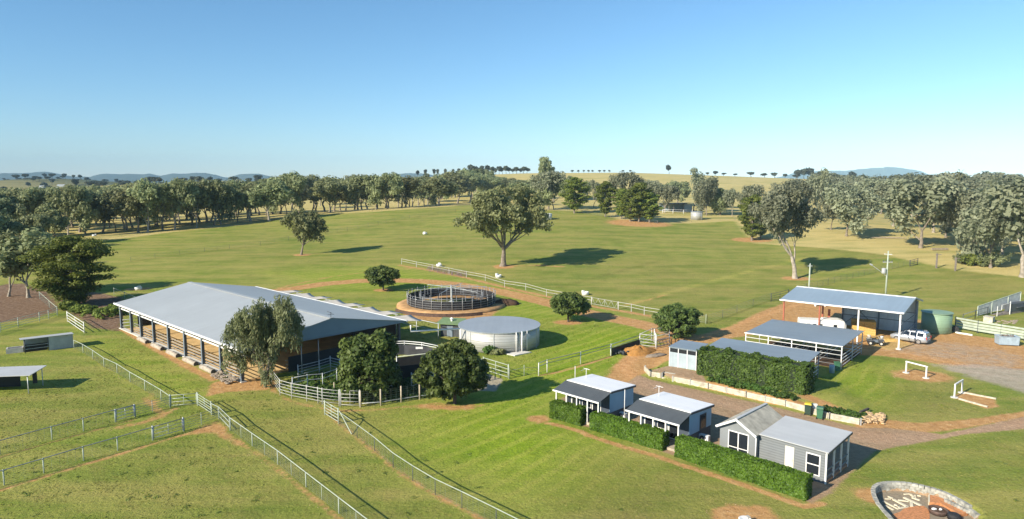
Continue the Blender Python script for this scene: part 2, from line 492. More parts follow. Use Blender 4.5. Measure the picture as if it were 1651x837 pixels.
# gravel courtyard, drive
area(GRAV, [(893, 648), (960, 618), (995, 628), (1030, 604), (1048, 612), (1140, 632), (1265, 660), (1385, 690), (1430, 690), (1520, 700), (1670, 668), (1670, 690), (1560, 700), (1470, 716), (1410, 728), (1375, 760), (1340, 795), (1310, 812), (1240, 780), (1090, 735), (950, 690), (888, 668)], 1.2, 1.0)
area(GRAV, [(1040, 598), (1078, 590), (1130, 600), (1140, 625), (1084, 614)], .5, 1.0)
area(GRAV, [(1400, 560), (1450, 556), (1540, 545), (1640, 570), (1670, 580), (1670, 620), (1600, 600), (1500, 590), (1420, 578)], 6, .3)
area(PALE, [(1500, 588), (1560, 586), (1600, 588), (1670, 598), (1670, 640), (1610, 622), (1560, 608)], 5, .9)
area(PALE, [(760, 612), (780, 600), (812, 612), (800, 632), (770, 630)], .8, .9)
area(PALE, [(812, 570), (835, 566), (855, 568), (830, 574)], .5, .8)
area(GRAV, [(p.x, p.y) for p in PIT], .3, 1.0, True)
area(PALE, [(1380, 565), (1430, 540), (1520, 545), (1600, 556), (1690, 575), (1690, 610), (1560, 592), (1450, 575)], 7, .5)
# lush grass
area(LUSH, [(690, 690), (760, 640), (820, 610), (880, 560), (930, 530), (1010, 525), (1060, 535), (1030, 560), (990, 590), (960, 610), (890, 640), (870, 680), (940, 710), (900, 760), (820, 770), (740, 740)], 14, 1.0)
area(LUSH, [(1330, 600), (1370, 585), (1430, 590), (1440, 620), (1420, 650), (1350, 640)], 8, .75)
area(LUSH, [(440, 440), (640, 430), (900, 480), (1050, 530), (900, 540), (640, 470), (520, 470)], 12, .5)
area(LUSH, [(150, 550), (240, 580), (340, 640), (300, 640), (220, 605)], 6, .5)
area(DRY, [(420, 640), (520, 690), (640, 780), (760, 860), (560, 860), (440, 740)], 14, .7)
area(DRY, [(-90, 830), (60, 790), (330, 700), (470, 790), (560, 860), (300, 900)], 5, .5)
area(DRY, [(940, 720), (1120, 770), (1290, 830), (1290, 880), (960, 880), (880, 780)], 5, .8)
area(DRY, [(-60, 640), (100, 620), (220, 650), (100, 690), (-60, 710)], 5, .5)
area(DRY, [(200, 430), (300, 380), (500, 350), (760, 335), (960, 345), (1180, 365), (1330, 420), (1250, 470), (1000, 490), (700, 430), (450, 440)], 40, .32)
area(DRY, [(600, 366), (700, 372), (720, 400), (640, 420), (560, 400)], 45, .7)
area(DRY, [(1420, 600), (1520, 620), (1540, 660), (1450, 668), (1380, 650)], 9, .85)
area(DRY, [(960, 720), (1060, 760), (1080, 800), (980, 800)], 8, .8)
area(DRY, [(1340, 830), (1420, 740), (1670, 700), (1670, 800), (1500, 900)], 12, .6)
area(DRY, [(900, 430), (1050, 400), (1250, 410), (1270, 470), (1100, 510), (950, 480)], 45, .55)
area(DRY, [(1330, 350), (1560, 360), (1640, 460), (1560, 500), (1480, 420), (1340, 430)], 30, .9)
area(LITT, [(-60, 470), (30, 455), (80, 470), (98, 500), (60, 512), (-60, 530)], 4, .95)
area(LITT, [(85, 480), (150, 470), (200, 480), (200, 535), (150, 530), (120, 510)], 3, .9)
area(STRAW, [(1400, 540), (1450, 546), (1475, 556), (1440, 566), (1405, 560)], 2, .85)
area(STRAW, [(1340, 520), (1380, 545), (1420, 556), (1440, 545), (1400, 525)], 2, .6)
# wheel tracks worn in the field, and darker lines along wire fences
for pp, w, v in (([(900, 464), (960, 448), (1020, 432), (1064, 421)], .7, .8), ([(1005, 494), (1040, 482), (1110, 463), (1220, 434), (1300, 416)], .9, -.9),
                 ([(211, 422), (300, 410), (420, 396), (560, 372.5), (660, 352), (735, 342)], .8, .9), ([(160, 405), (300, 385), (470, 362), (640, 350)], .6, .4),
                 ([(1335, 474), (1390, 458), (1470, 434)], .5, .6), ([(1670, 676), (1520, 700), (1420, 704), (1300, 684), (1180, 652), (1080, 628), (1030, 612), (1010, 592), (1035, 568), (1120, 548), (1220, 512), (1290, 490)], .22, -.8), ([(1670, 683), (1520, 708), (1420, 713), (1300, 692), (1180, 659), (1075, 634), (1020, 616), (1000, 592), (1028, 564)], .22, -.8), ([(1670, 606), (1560, 590), (1480, 574), (1420, 562)], .3, -.7), ([(1670, 616), (1560, 598), (1480, 582)], .3, -.7), ([(1100, 640), (1180, 664), (1262, 690)], .25, .8), ([(1600, 575), (1520, 562), (1450, 566), (1400, 572)], .3, .8)):
    t_ = mask(); line(t_, pp, w, 1.4, 1.0); TRK[:] = TRK + t_ * v
FIELD = [(-200, 430), (60, 407), (150, 391), (280, 374), (400, 362), (500, 347), (600, 342), (700, 335), (775, 330), (880, 339), (970, 341), (1010, 362), (1115, 360), (1185, 356), (1215, 392), (1330, 400), (1420, 410), (1545, 436), (1670, 450), (1700, 620), (1900, 900), (-300, 900)]
FLD = mask(); area(FLD, FIELD, 8, 1.0)

def full(m, outer=0.0):
    a = np.full(NV, outer); a[sel] = m
    return a
me = D.meshes.new('ground')
ny, nx = GX.shape
idx = np.arange(NV).reshape(ny, nx)
quads = np.stack([idx[:-1, :-1], idx[:-1, 1:], idx[1:, 1:], idx[1:, :-1]], -1).reshape(-1, 4)
me.vertices.add(NV); me.vertices.foreach_set('co', np.stack([GXf, GYf, GZf], 1).ravel())
me.loops.add(quads.size); me.loops.foreach_set('vertex_index', quads.ravel())
me.polygons.add(len(quads)); me.polygons.foreach_set('loop_start', np.arange(0, quads.size, 4)); me.polygons.foreach_set('loop_total', np.full(len(quads), 4))
me.polygons.foreach_set('use_smooth', np.ones(len(quads), bool))
me.update(calc_edges=True)
def attr(name, *ch):
    a = me.attributes.new(name, 'FLOAT_COLOR', 'POINT')
    arr = np.stack([full(c) if c is not None else np.zeros(NV) for c in ch], 1)
    a.data.foreach_set('color', arr.astype(np.float32).ravel())
attr('m1', DIRT, GRAV, PALE, LUSH)
attr('m2', LITT, STRAW, DRY, FLD)
attr('m3', np.clip(TRK, 0, 1), np.clip(-TRK, 0, 1), mask(), mask())

def ground_material():
    m, nt, out = nodes('land')
    L = nt.links
    geo = nt.nodes.new('ShaderNodeNewGeometry'); pos = geo.outputs['Position']
    def at(nm):
        a = N(nt, 'ShaderNodeAttribute', attribute_name=nm)
        s = nt.nodes.new('ShaderNodeSeparateColor'); L.new(a.outputs['Color'], s.inputs[0])
        return s.outputs[0], s.outputs[1], s.outputs[2], a.outputs['Alpha']
    d, g, p, lu = at('m1'); li, st, dr, fl = at('m2'); tr, tl, _, _ = at('m3')
    def stretch(sx, sy, rot=0):
        mp = N(nt, 'ShaderNodeMapping'); mp.inputs['Scale'].default_value = (sx, sy, 1); mp.inputs['Rotation'].default_value = (0, 0, rot)
        L.new(pos, mp.inputs['Vector']); return mp.outputs[0]
    nb = noise(nt, pos, .035, 5, .6); nm = noise(nt, pos, .22, 5, .65); nf = noise(nt, pos, 1.3, 5, .7); nx_ = noise(nt, pos, 6, 4, .7)
    nr = noise(nt, pos, .8, 6, .72)
    nstr = noise(nt, stretch(.05, .26, R(-12)), 1.0, 5, .62)
    def thr(mk, amt, n=nr):
        v = math_(nt, 'ADD', mk, math_(nt, 'MULTIPLY', math_(nt, 'SUBTRACT', n, .5), amt))
        r_ = nt.nodes.new('ShaderNodeMapRange'); r_.interpolation_type = 'SMOOTHSTEP'
        r_.inputs[1].default_value = .34; r_.inputs[2].default_value = .66
        L.new(v, r_.inputs[0]); return r_.outputs[0]
    # grass
    grass = ramp(nt, nm, (.3, (.135, .195, .026)), (.5, (.20, .245, .040)), (.72, (.30, .305, .068)))
    dry = ramp(nt, nf, (.3, (.165, .150, .042)), (.7, (.26, .215, .068)))
    grass = mixc(nt, math_(nt, 'MULTIPLY', ramp(nt, nstr, (.42, 0), (.62, 1)), .72), grass, (.36, .315, .092))
    grass = mixc(nt, math_(nt, 'MULTIPLY', ramp(nt, nstr, (.25, 1), (.42, 0)), .7), grass, (.10, .175, .023))
    dryf = math_(nt, 'MULTIPLY', math_(nt, 'ADD', dr, 0), ramp(nt, nb, (.35, .25), (.6, 1)))
    grass = mixc(nt, math_(nt, 'MULTIPLY', dryf, .8), grass, dry)
    blot = ramp(nt, noise(nt, pos, .55, 6, .7), (.52, 0), (.64, 1))
    grass = mixc(nt, math_(nt, 'MULTIPLY', blot, .32), grass, (.23, .18, .06))
    blot2 = ramp(nt, noise(nt, stretch(1, 1, .7), .42, 6, .72), (.55, 0), (.66, 1))
    grass = mixc(nt, math_(nt, 'MULTIPLY', blot2, .32), grass, (.10, .15, .022))
    lush = ramp(nt, nf, (.3, (.16, .27, .008)), (.7, (.29, .38, .022)))
    wv = N(nt, 'ShaderNodeTexWave', Scale=.17, Distortion=7.0, Detail=2.5); wv.inputs['Detail Scale'].default_value = .35
    L.new(stretch(1, 1, R(40)), wv.inputs['Vector'])
    lush = mixc(nt, math_(nt, 'MULTIPLY', ramp(nt, wv.outputs['Fac'], (.6, 0), (.95, 1)), .55), lush, (.42, .43, .07))
    lf = math_(nt, 'MULTIPLY', lu, ramp(nt, nb, (.3, .75), (.6, 1)))
    grass = mixc(nt, lf, grass, lush)
    # far golden pasture beyond the field
    gold = ramp(nt, noise(nt, stretch(.02, .11, R(-6)), 1, 6, .62), (.35, (.39, .33, .11)), (.5, (.53, .43, .17)), (.66, (.29, .285, .085)))
    # distant plain: darker paddocks
    plain = ramp(nt, noise(nt, stretch(.0022, .007), 1, 6, .6), (.35, (.05, .068, .03)), (.55, (.10, .11, .045)), (.72, (.22, .19, .08)))
    sp = nt.nodes.new('ShaderNodeSeparateXYZ'); L.new(pos, sp.inputs[0])
    far = nt.nodes.new('ShaderNodeMapRange'); far.inputs[1].default_value = 1000; far.inputs[2].default_value = 1500; L.new(sp.outputs['Y'], far.inputs[0])
    gold = mixc(nt, far.outputs[0], gold, plain)
    near = nt.nodes.new('ShaderNodeMapRange'); near.inputs[1].default_value = 130; near.inputs[2].default_value = 90; L.new(sp.outputs['Y'], near.inputs[0])
    fm = math_(nt, 'MAXIMUM', fl, near.outputs[0])
    col = mixc(nt, thr(fm, .5), gold, grass)
    fine = ramp(nt, nx_, (.25, .66), (.75, 1.32))
    col = mixc(nt, 1.0, col, fine, 'MULTIPLY')
    # bare ground
    dirt = ramp(nt, nf, (.25, (.31, .16, .062)), (.5, (.48, .27, .105)), (.75, (.60, .39, .18)))
    grav = ramp(nt, noise(nt, pos, 2.2, 6, .75), (.3, (.27, .18, .105)), (.55, (.37, .26, .16)), (.75, (.48, .35, .22)))
    grav = mixc(nt, math_(nt, 'MULTIPLY', ramp(nt, nm, (.45, 0), (.7, 1)), .45), grav, (.36, .22, .12))
    pale = ramp(nt, nf, (.3, (.33, .27, .21)), (.7, (.47, .40, .32)))
    litt = ramp(nt, noise(nt, pos, 1.8, 6, .75), (.3, (.10, .065, .042)), (.5, (.20, .125, .075)), (.68, (.33, .25, .18)))
    straw = ramp(nt, nf, (.3, (.42, .28, .10)), (.7, (.55, .39, .16)))
    col = mixc(nt, thr(li, .9), col, litt)
    col = mixc(nt, thr(d, .75), col, dirt)
    col = mixc(nt, thr(g, .55), col, grav)
    col = mixc(nt, math_(nt, 'MULTIPLY', thr(p, .7), .85), col, pale)
    col = mixc(nt, thr(st, 1.0), col, straw)
    col = mixc(nt, math_(nt, 'MULTIPLY', tr, .55), col, (.66, .70, .6), 'MULTIPLY')
    col = mixc(nt, math_(nt, 'MULTIPLY', tl, .6), col, (1.55, 1.4, 1.5), 'MULTIPLY')
    b = N(nt, 'ShaderNodeBsdfPrincipled', Roughness=.95); b.inputs['Specular IOR Level'].default_value = .1
    L.new(col, b.inputs['Base Color'])
    hh = math_(nt, 'ADD', math_(nt, 'MULTIPLY', noise(nt, pos, 3.2, 6, .75), 1.0), math_(nt, 'MULTIPLY', nf, 1.2))
    bp = N(nt, 'ShaderNodeBump', Strength=.55, Distance=.22); L.new(hh, bp.inputs['Height']); L.new(bp.outputs[0], b.inputs['Normal'])
    L.new(b.outputs[0], out.inputs[0])
    return m
me.materials.append(ground_material())
ground = put('ground', me)
ground['kind'] = 'structure'; ground['label'] = 'mown green and drying grass paddocks with red dirt tracks'

# distant ranges
def ridge(name, label, y0, depth, prof, seed, col):
    g = random.Random(seed)
    xs = np.linspace(prof[0][0], prof[-1][0], 260); vs = np.linspace(-1, 1, 26)
    X_ = np.array([(p[0] - 825.5) / F * y0 for p in prof]); Z_ = np.array([max(0, CH + (YH - p[1]) / F * y0) for p in prof])
    px = (xs - 825.5) / F * y0
    h = np.interp(px, X_, Z_)
    rough = sum(np.sin(px / (130 / k) + g.uniform(0, 6)) * 7 / k for k in (1, 2.3, 4.1, 7.7)) * np.clip(h / 60, 0, 1)
    v = []; f = []
    for j, t in enumerate(vs):
        for i in range(len(xs)):
            w = math.cos(t * PI / 2) ** 1.2
            zz = max(0, (h[i] + rough[i]) * w + 9 * math.sin(px[i] / 90 + j * 1.3) * math.sin(j * .9 + px[i] / 210) * w * (1 - w)) - .5
            v.append((px[i] * (1 + t * depth / y0), y0 + t * depth, zz))
    n = len(xs)
    for j in range(len(vs) - 1):
        for i in range(n - 1):
            f.append((j * n + i, j * n + i + 1, (j + 1) * n + i + 1, (j + 1) * n + i))
    mb = MB(); mb.v = v; mb.f = f
    o = mb.build(name, mat(name + '_bush', col, .95, 0, .3, .01, .1), None, True)
    o['kind'] = 'structure'; o['label'] = label
RC = (.05, .065, .045)
ridge('hills', 'long blue mountain range on the left horizon', 6500, 900, [(-260, 292), (-120, 284), (-30, 281), (20, 280.5), (45, 279), (62, 276), (75, 276), (95, 279), (120, 285), (150, 287), (165, 281), (178, 279.5), (205, 280), (245, 280), (262, 285), (285, 281), (310, 279.5), (335, 278), (352, 281), (372, 286), (395, 281.5), (420, 281), (450, 287), (520, 291), (600, 289), (640, 280), (665, 279), (700, 284), (790, 293)], 3, RC)
ridge('hills', 'blue mountain with a small peak on the right horizon', 6800, 900, [(1180, 293), (1240, 287), (1275, 279), (1310, 277), (1345, 277), (1375, 273), (1400, 270.5), (1418, 270), (1424, 268), (1430, 269.5), (1450, 273), (1480, 276.5), (1500, 284), (1540, 290), (1610, 291), (1640, 289), (1680, 288), (1800, 292)], 9, RC)
# ------------------------------------------------------------------ trees
def leaf_mesh(name, C, RAD, count, size, seed, m, out=.9, droop=0.0, up=.42, shell=.45, elong=1.9):
    """thousands of small leaf faces gathered in tufts"""
    g = np.random.default_rng(seed)
    C = np.asarray(C, float); RAD = np.asarray(RAD, float)
    if RAD.ndim == 1: RAD = np.stack([RAD, RAD, RAD * .72], 1)
    ct = np.broadcast_to(np.asarray(count), (len(C),)).astype(int)
    id_ = np.repeat(np.arange(len(C)), ct); n = len(id_)
    d = g.normal(size=(n, 3)); d /= np.linalg.norm(d, axis=1)[:, None]
    d[:, 2] = np.where((d[:, 2] < -.25) & (g.random(n) < .35), -d[:, 2], d[:, 2])
    r = g.random(n) ** shell
    p = C[id_] + d * RAD[id_] * r[:, None]
    nn = d * out + g.normal(size=(n, 3)) * .55 + np.array([0, 0, up])
    nn /= np.linalg.norm(nn, axis=1)[:, None]
    t = g.normal(size=(n, 3)) + np.array([0, 0, -droop])
    t -= nn * (t * nn).sum(1)[:, None]; t /= np.linalg.norm(t, axis=1)[:, None] + 1e-9
    b = np.cross(nn, t)
    s = size * (.65 + .7 * g.random(n))[:, None]
    a_, b_ = t * s * .5 * math.sqrt(elong), b * s * .5 / math.sqrt(elong) * 1.25
    V = np.stack([p - a_, p - b_ + a_ * .15, p + a_, p + b_ + a_ * .15], 1).reshape(-1, 3)
    ctint = g.random(len(C))
    tint = np.clip(.55 * ctint[id_] + .45 * g.random(n) + .1 * (r - .6), 0, 1)
    me = D.meshes.new(name)
    me.vertices.add(4 * n); me.vertices.foreach_set('co', V.astype(np.float32).ravel())
    me.loops.add(4 * n); me.loops.foreach_set('vertex_index', np.arange(4 * n))
    me.polygons.add(n); me.polygons.foreach_set('loop_start', np.arange(0, 4 * n, 4)); me.polygons.foreach_set('loop_total', np.full(n, 4))
    me.update(calc_edges=True)
    a = me.attributes.new('tint', 'FLOAT', 'FACE'); a.data.foreach_set('value', tint.astype(np.float32))
    me.materials.append(m)
    return me

def rot_to(d, ang, az):
    d = d.normalized()
    a = d.orthogonal().normalized(); b = d.cross(a)
    return (d * math.cos(ang) + (a * math.cos(az) + b * math.sin(az)) * math.sin(ang)).normalized()

def tree_meshes(seed, kids, ang, L, r0, tuft, leaf, nleaf, lm, bark, lean=.08, trop=.12, wander=.16, tuft_from=2, droop=0.0, sides=6, flat=.72, name='tree', elong=1.9, low=False):
    """tapered trunk with limbs, and a crown of leaf tufts carried at the limb ends"""
    g = random.Random(seed); tb = MB(); C = []; RD = []
    depth = len(kids)
    def grow(p, d, l, r, k):
        n = 5 if k == 0 else 4
        pts = [p]; q = p
        for i in range(n):
            d = (d + Vector((g.gauss(0, wander), g.gauss(0, wander), g.gauss(0, wander * .5) + trop * (1 if k else .2)))).normalized()
            q = q + d * (l / n); pts.append(q)
        rad = [r * (1 - .42 * i / n) for i in range(n + 1)]
        if k == 0:
            rad[0] *= 1.45; pts[0] = pts[0] - Vector((0, 0, .25))
        tb.tube(pts, rad, max(4, sides - k), cap=False)
        if low and k == 0:
            for i_ in range(9):
                a_ = g.uniform(0, 6.28); C.append(pts[2 + i_ % 3] + Vector((math.cos(a_), math.sin(a_), g.uniform(-.3, .6))) * g.uniform(.3, .9)); RD.append(tuft * g.uniform(.6, .9))
        if k >= tuft_from:
            C.append(q); RD.append(tuft * g.uniform(.75, 1.25))
            if g.random() < .6: C.append(pts[n // 2] + Vector((g.gauss(0, .3), g.gauss(0, .3), .2))); RD.append(tuft * g.uniform(.55, .85))
        if k < depth:
            kk = kids[k] + (1 if g.random() < .25 else 0); az0 = g.uniform(0, 6.28)
            for j in range(kk):
                a = ang[k] * g.uniform(.6, 1.35); z = az0 + 2 * PI * j / kk + g.uniform(-.5, .5)
                st = q if (j < 2 or k == 0 and g.random() < .5) else pts[g.randint(n // 2, n)]
                grow(st, rot_to(d, R(a), z), L[k + 1] * g.uniform(.75, 1.2), rad[-1] * g.uniform(.62, .8), k + 1)
    d0 = Vector((g.uniform(-lean, lean), g.uniform(-lean, lean), 1)).normalized()
    grow(Vector((0, 0, 0)), d0, L[0], r0, 0)
    C = np.array([tuple(c) for c in C]); RD = np.array(RD)
    RR = np.stack([RD, RD, RD * flat], 1)
    cnt = np.maximum(12, nleaf * (RD / tuft) ** 2)
    crown = leaf_mesh(name + '_crown', C, RR, cnt, leaf, seed, lm, droop=droop, elong=elong)
    trunk = tb.mesh(name + '_trunk', bark, True)
    top = float((C[:, 2] + RR[:, 2] * .8).max())
    hw = float(np.percentile(np.hypot(C[:, 0], C[:, 1]) + RD * .8, 88))
    return trunk, crown, top, hw

def round_meshes(seed, H, W, zlow, n, tuft, leaf, nleaf, lm, bark, r0, name, lump=.42, stem=None):
    """dense round shade tree: trunk, forking limbs, leaf tufts over a lumpy dome"""
    g = random.Random(seed); tb = MB(); C = []; RD = []
    zc = (H + zlow) / 2; hz = (H - zlow) / 2
    f = Vector((g.uniform(-.1, .1), g.uniform(-.1, .1), zlow + hz * .35))
    tb.tube([(0, 0, -.2), (0, 0, zlow * .5), tuple(f)], [r0 * 1.3, r0, r0 * .8], 7, False)
    lob = [(Vector((g.gauss(0, 1), g.gauss(0, 1), g.gauss(0, .8))).normalized(), g.uniform(-lump, lump)) for _ in range(14)]
    for i in range(n):
        th = math.acos(1 - 2 * (i + .5) / n * .97); ph = i * 2.39996 + g.uniform(-.3, .3)
        dd = Vector((math.sin(th) * math.cos(ph), math.sin(th) * math.sin(ph), math.cos(th)))
        q = 1 + sum(a * max(0, dd.dot(l)) ** 4 for l, a in lob) + g.uniform(-.2, .1)
        k = (q - .12) * (1 if i % 4 else .62)
        c = Vector((dd.x * W * k, dd.y * W * k, zc + dd.z * hz * k))
        C.append(tuple(c)); RD.append(tuft * g.uniform(.7, 1.25))
        if i % 3 == 0:
            mid = f.lerp(c, .5) + Vector((0, 0, .25))
            tb.tube([f, mid, c], [r0 * .42, r0 * .25, r0 * .07], 5, False)
    RD = np.array(RD)
    crown = leaf_mesh(name + '_crown', C, np.stack([RD, RD, RD * .8], 1), nleaf * (RD / tuft) ** 2, leaf, seed, lm, out=1.0)
    return tb.mesh(name + '_trunk', bark, True), crown, H, W

def pine_meshes(seed, H, W, name, low=.12, dens=1.0, leaf=.34):
    g = random.Random(seed); tb = MB(); C = []; RR = []
    tb.tube([(0, 0, -.2), (g.uniform(-.2, .2), g.uniform(-.2, .2), H * .5), (0, 0, H * .96)], [H * .024, H * .016, H * .004], 7, False)
    for i in range(int(46 * dens)):
        t = low + (1 - low) * (i + g.random()) / (46 * dens)
        prof = W * (math.sin(min(1, (t - low) / (.62 - low) if t < .62 else 1) * PI / 2) ** .6 if t < .62 else math.cos((t - .62) / .40 * PI / 2) ** .75)
        l = max(.4, prof * g.uniform(.55, 1.12)); a = i * 2.39996 + g.uniform(-.5, .5)
        z = H * t * .97
        e = Vector((math.cos(a) * l, math.sin(a) * l, z + l * g.uniform(-.05, .3)))
        s = Vector((0, 0, z - l * .12)); mid = s.lerp(e, .55) + Vector((0, 0, -.05 * l))
        tb.tube([s, mid, e], [H * .0062, H * .004, H * .0016], 4, False)
        for w in (.5, .78, 1.0):
            if w < .6 and l < 1.5: continue
            q = s.lerp(e, w); rr = (.16 + .11 * g.random()) * W + .16
            C.append((q.x, q.y, q.z + .12)); RR.append((rr, rr, rr * .5))
    RR = np.array(RR)
    cnt = np.maximum(20, 95 * dens ** .3 * (RR[:, 0] / RR[:, 0].mean()) ** 2)
    crown = leaf_mesh(name + '_crown', C, RR, cnt, leaf, seed, LF['pine'], up=.45, elong=2.6)
    return tb.mesh(name + '_trunk', M['bark'], True), crown, H * .99, W

def plant(P, h, w, ms, name, label, cat='tree', group=None, rz=None, ry=0):
    trunk, crown, th, hw = ms
    o = thing(name, label, cat, P, rnd.uniform(0, 6.28) if rz is None else rz, group)
    s = h / th; sw = s if w is None else (w / 2) / hw
    sw = min(max(sw, .55 * s), 1.9 * s)
    o.scale = (sw, sw, s)
    put('trunk', trunk, o); put('crown', crown, o)
    return o

GUM = []
for sd, ks, an, L_, tf in ((11, (4, 3, 2), (40, 36, 40), (3.0, 4.2, 3.0, 2.2), 1.75), (12, (3, 3, 3), (34, 40, 40), (3.6, 4.0, 3.0, 2.0), 1.6), (13, (4, 3, 2), (46, 36, 40), (2.4, 4.6, 3.2, 2.2), 1.75),
                           (14, (3, 2, 3), (30, 36, 44), (4.0, 4.0, 3.4, 2.2), 1.8), (15, (3, 3, 2), (42, 42, 38), (3.2, 4.2, 3.3, 2.3), 1.75), (16, (4, 3, 2), (36, 38, 38), (2.8, 4.8, 3.2, 1.9), 1.6)):
    GUM.append([sd, ks, an, L_, tf])
def gum(i, kind, leaf=.6, nl=66):
    sd, ks, an, L_, tf = GUM[i]
    return tree_meshes(sd, ks, an, L_, .31, tf, leaf, nl, LF[kind], M['palebark' if i % 2 else 'bark'], name='gum_' + kind, tuft_from=1, flat=.82, trop=.09)
GB = [gum(i, 'gum') for i in range(6)]
OB = [tree_meshes(*([sd, ks, an, L_, .3, tf, .6, 80, LF['olive'], M['bark']]), name='olive_gum', tuft_from=1, flat=.82, trop=.09) for sd, ks, an, L_, tf in (GUM[1], GUM[3])]
GR = [gum(i, 'grey', .52, 82) for i in (0, 2, 4, 5)]
FAR = [tree_meshes(40 + i, (3, 3), (34, 40), (3.6, 3.6, 2.4), .4, 2.3, 1.1, 60, LF['far'], M['darkbark'], tuft_from=1, sides=4, name='far_tree') for i in range(3)]
GO = [tree_meshes(50 + i, (3, 3, 3), (32, 34, 36), (4.2, 4.6, 3.4, 2.2), .4, 1.1, .5, 75, LF['gum'], M['palebark'], tuft_from=2, flat=.7, name='open_gum') for i in range(2)]
PINES = [pine_meshes(60, 12, 3.6, 'pine'), pine_meshes(61, 12, 4.2, 'pine')]
BUSHY = [round_meshes(70, 8, 4.4, .8, 70, 1.2, .5, 70, LF['gum'], M['bark'], .3, 'bush', .35)]

def tree(px, py, top, wpx, ms, name, label, group=None, rz=None, h=None):
    P = G(px, py); k = mpp(P)
    if h is None: h = (py - top) * k * 1.0
    return plant(P, h, wpx * k if wpx else None, ms, name, label, 'tree', group, rz)

# --- the lone trees of the field
lone = tree_meshes(5, (6, 3, 2, 2), (38, 26, 26, 30), (2.9, 3.4, 3.4, 2.6, 1.7), .6, 1.0, .36, 80, LF['olive'], M['bark'], trop=.045, wander=.10, tuft_from=2, flat=.8, lean=.03, name='lone_gum')
tree(811, 429, 297, 150, lone, 'gum_tree', 'large vase-shaped olive gum standing alone in the middle of the sloping field', rz=.6)
lone2 = tree_meshes(23, (4, 3, 3, 2), (34, 32, 34, 36), (3.6, 3.6, 3.2, 2.4, 1.6), .5, 1.15, .36, 85, LF['grey'], M['palebark'], lean=.14, tuft_from=2, flat=.85, name='leaning_gum')
tree(1282, 449, 298, 130, lone2, 'gum_tree', 'grey green gum with leaning pale trunk behind the open machinery shed', rz=2.2)
lone3 = tree_meshes(29, (4, 3, 3), (34, 36, 38), (2.2, 3.0, 2.6, 2.0), .3, .95, .34, 105, LF['olive'], M['bark'], tuft_from=1, flat=1.0, lean=.02, wander=.1, name='small_gum')
tree(486, 411, 336, 66, lone3, 'gum_tree', 'small rounded tree alone on the slope above the arena shed', rz=1.1)
front = tree_meshes(33, (5, 3, 3, 2), (34, 34, 36, 38), (1.4, 2.1, 1.9, 1.5, 1.0), .17, .54, .21, 72, LF['gum'], M['bark'], trop=.05, wander=.13, lean=.02, tuft_from=1, droop=1.8, flat=1.5, elong=3.6, low=True, name='weeping_gum')
tree(428, 624, 474, 132, front, 'gum_tree', 'drooping grey green gum at the near corner of the arena shed', rz=.3 + PI)
# --- dark shade trees
sh = [round_meshes(81, 6, 3.3, .55, 120, .72, .26, 150, LF['dark'], M['darkbark'], .2, 'shade_tree'),
      round_meshes(82, 6, 2.9, .35, 110, .66, .25, 150, LF['dark'], M['darkbark'], .2, 'shade_tree', .5),
      round_meshes(83, 4.4, 2.5, 1.1, 80, .6, .26, 110, LF['dark'], M['darkbark'], .13, 'shade_tree', .3),
      round_meshes(84, 5.2, 2.7, .4, 95, .6, .26, 120, LF['dark'], M['darkbark'], .16, 'shade_tree', .25)]
tree(603, 640, 531, 112, sh[0], 'shade_tree', 'large dark round shade tree inside the curved stock yards', rz=1)
tree(733, 651, 553, 92, sh[1], 'shade_tree', 'dark shade tree below the big round water tank', rz=2)
tree(1090, 546, 488, 68, sh[3], 'shade_tree', 'dark bushy tree standing beside the rail yard at the dirt turnaround', rz=3)
tree(916, 519, 468, 58, sh[2], 'shade_tree', 'small dark tree with pale stem between water tank and white rail fence', rz=2.4)
tree(618, 468, 427, 52, sh[2], 'shade_tree', 'small dark tree inside the bend of the dirt track by the round yard', rz=.4)
# --- trees near the left edge
big_pine = pine_meshes(64, 11, 4.8, 'big_pine', .04, 1.5, .26)
tree(119, 492, 385, 120, big_pine, 'pine_tree', 'large spreading pine with low skirts beside the arena shed', rz=.5)
tree(14, 478, 372, 84, GB[3], 'gum_tree', 'slim gum with bare lower trunk at the left edge over leaf litter')
tree(46, 480, 370, 100, GB[1], 'gum_tree', 'dark leafy gum with twin trunks left of the big pine')
for i, (px, py, r) in enumerate(((135, 505, 2.0), (168, 510, 2.4), (108, 500, 1.5), (190, 505, 1.7))):
    P = G(px, py)
    ms = round_meshes(300 + i, 1.5, r, .1, 26, .55, .26, 70, LF['pine'], M['darkbark'], .08, 'low_shrub')
    plant(P, 1.3, r * 2, ms, 'shrub', 'low spreading green shrub under the big pine near the rail gate', 'shrub', 'low shrubs under the big pine')
# --- belt: front row against the field
front_row = [(-30, 392, 302), (6, 388, 306), (34, 385, 305), (70, 383, 302), (111, 384, 300), (138, 378, 303), (165, 375, 310), (187, 373, 306), (205, 372, 298), (223, 375, 296), (238, 375, 290), (262, 371, 297), (317, 367, 292), (345, 364, 290), (357, 362, 294), (383, 359, 292), (404, 357, 295),
             (509, 342, 283), (533, 343, 289), (576, 339, 284), (607, 338, 283), (625, 337, 279), (654, 334, 285), (684, 332, 281), (708, 332, 286), (738, 328, 277), (758, 325, 279)]
sec = lambda px: 'left of the sloping field' if px < 250 else 'along the left of the sloping field' if px < 450 else 'along the top of the sloping field'
for i, (px, py, tp) in enumerate(front_row):
    tree(px, py, tp - 1, 66 if px < 480 else 58, (GB + OB)[(i * 5 + 1) % 8], 'gum_tree', 'gum in the front row of the tree belt ' + sec(px), 'gums in the tree belt ' + sec(px))
tree(283, 371, 288, 66, GB[5], 'gum_tree', 'gum with a pale forked trunk standing at the front of the tree belt')
tree(434, 357, 288, 66, GB[1], 'gum_tree', 'gum with white lower trunk behind the small tree on the slope')
tree(471, 349, 277, 62, GB[3], 'gum_tree', 'tall brownish gum at the field edge above the small lone tree')
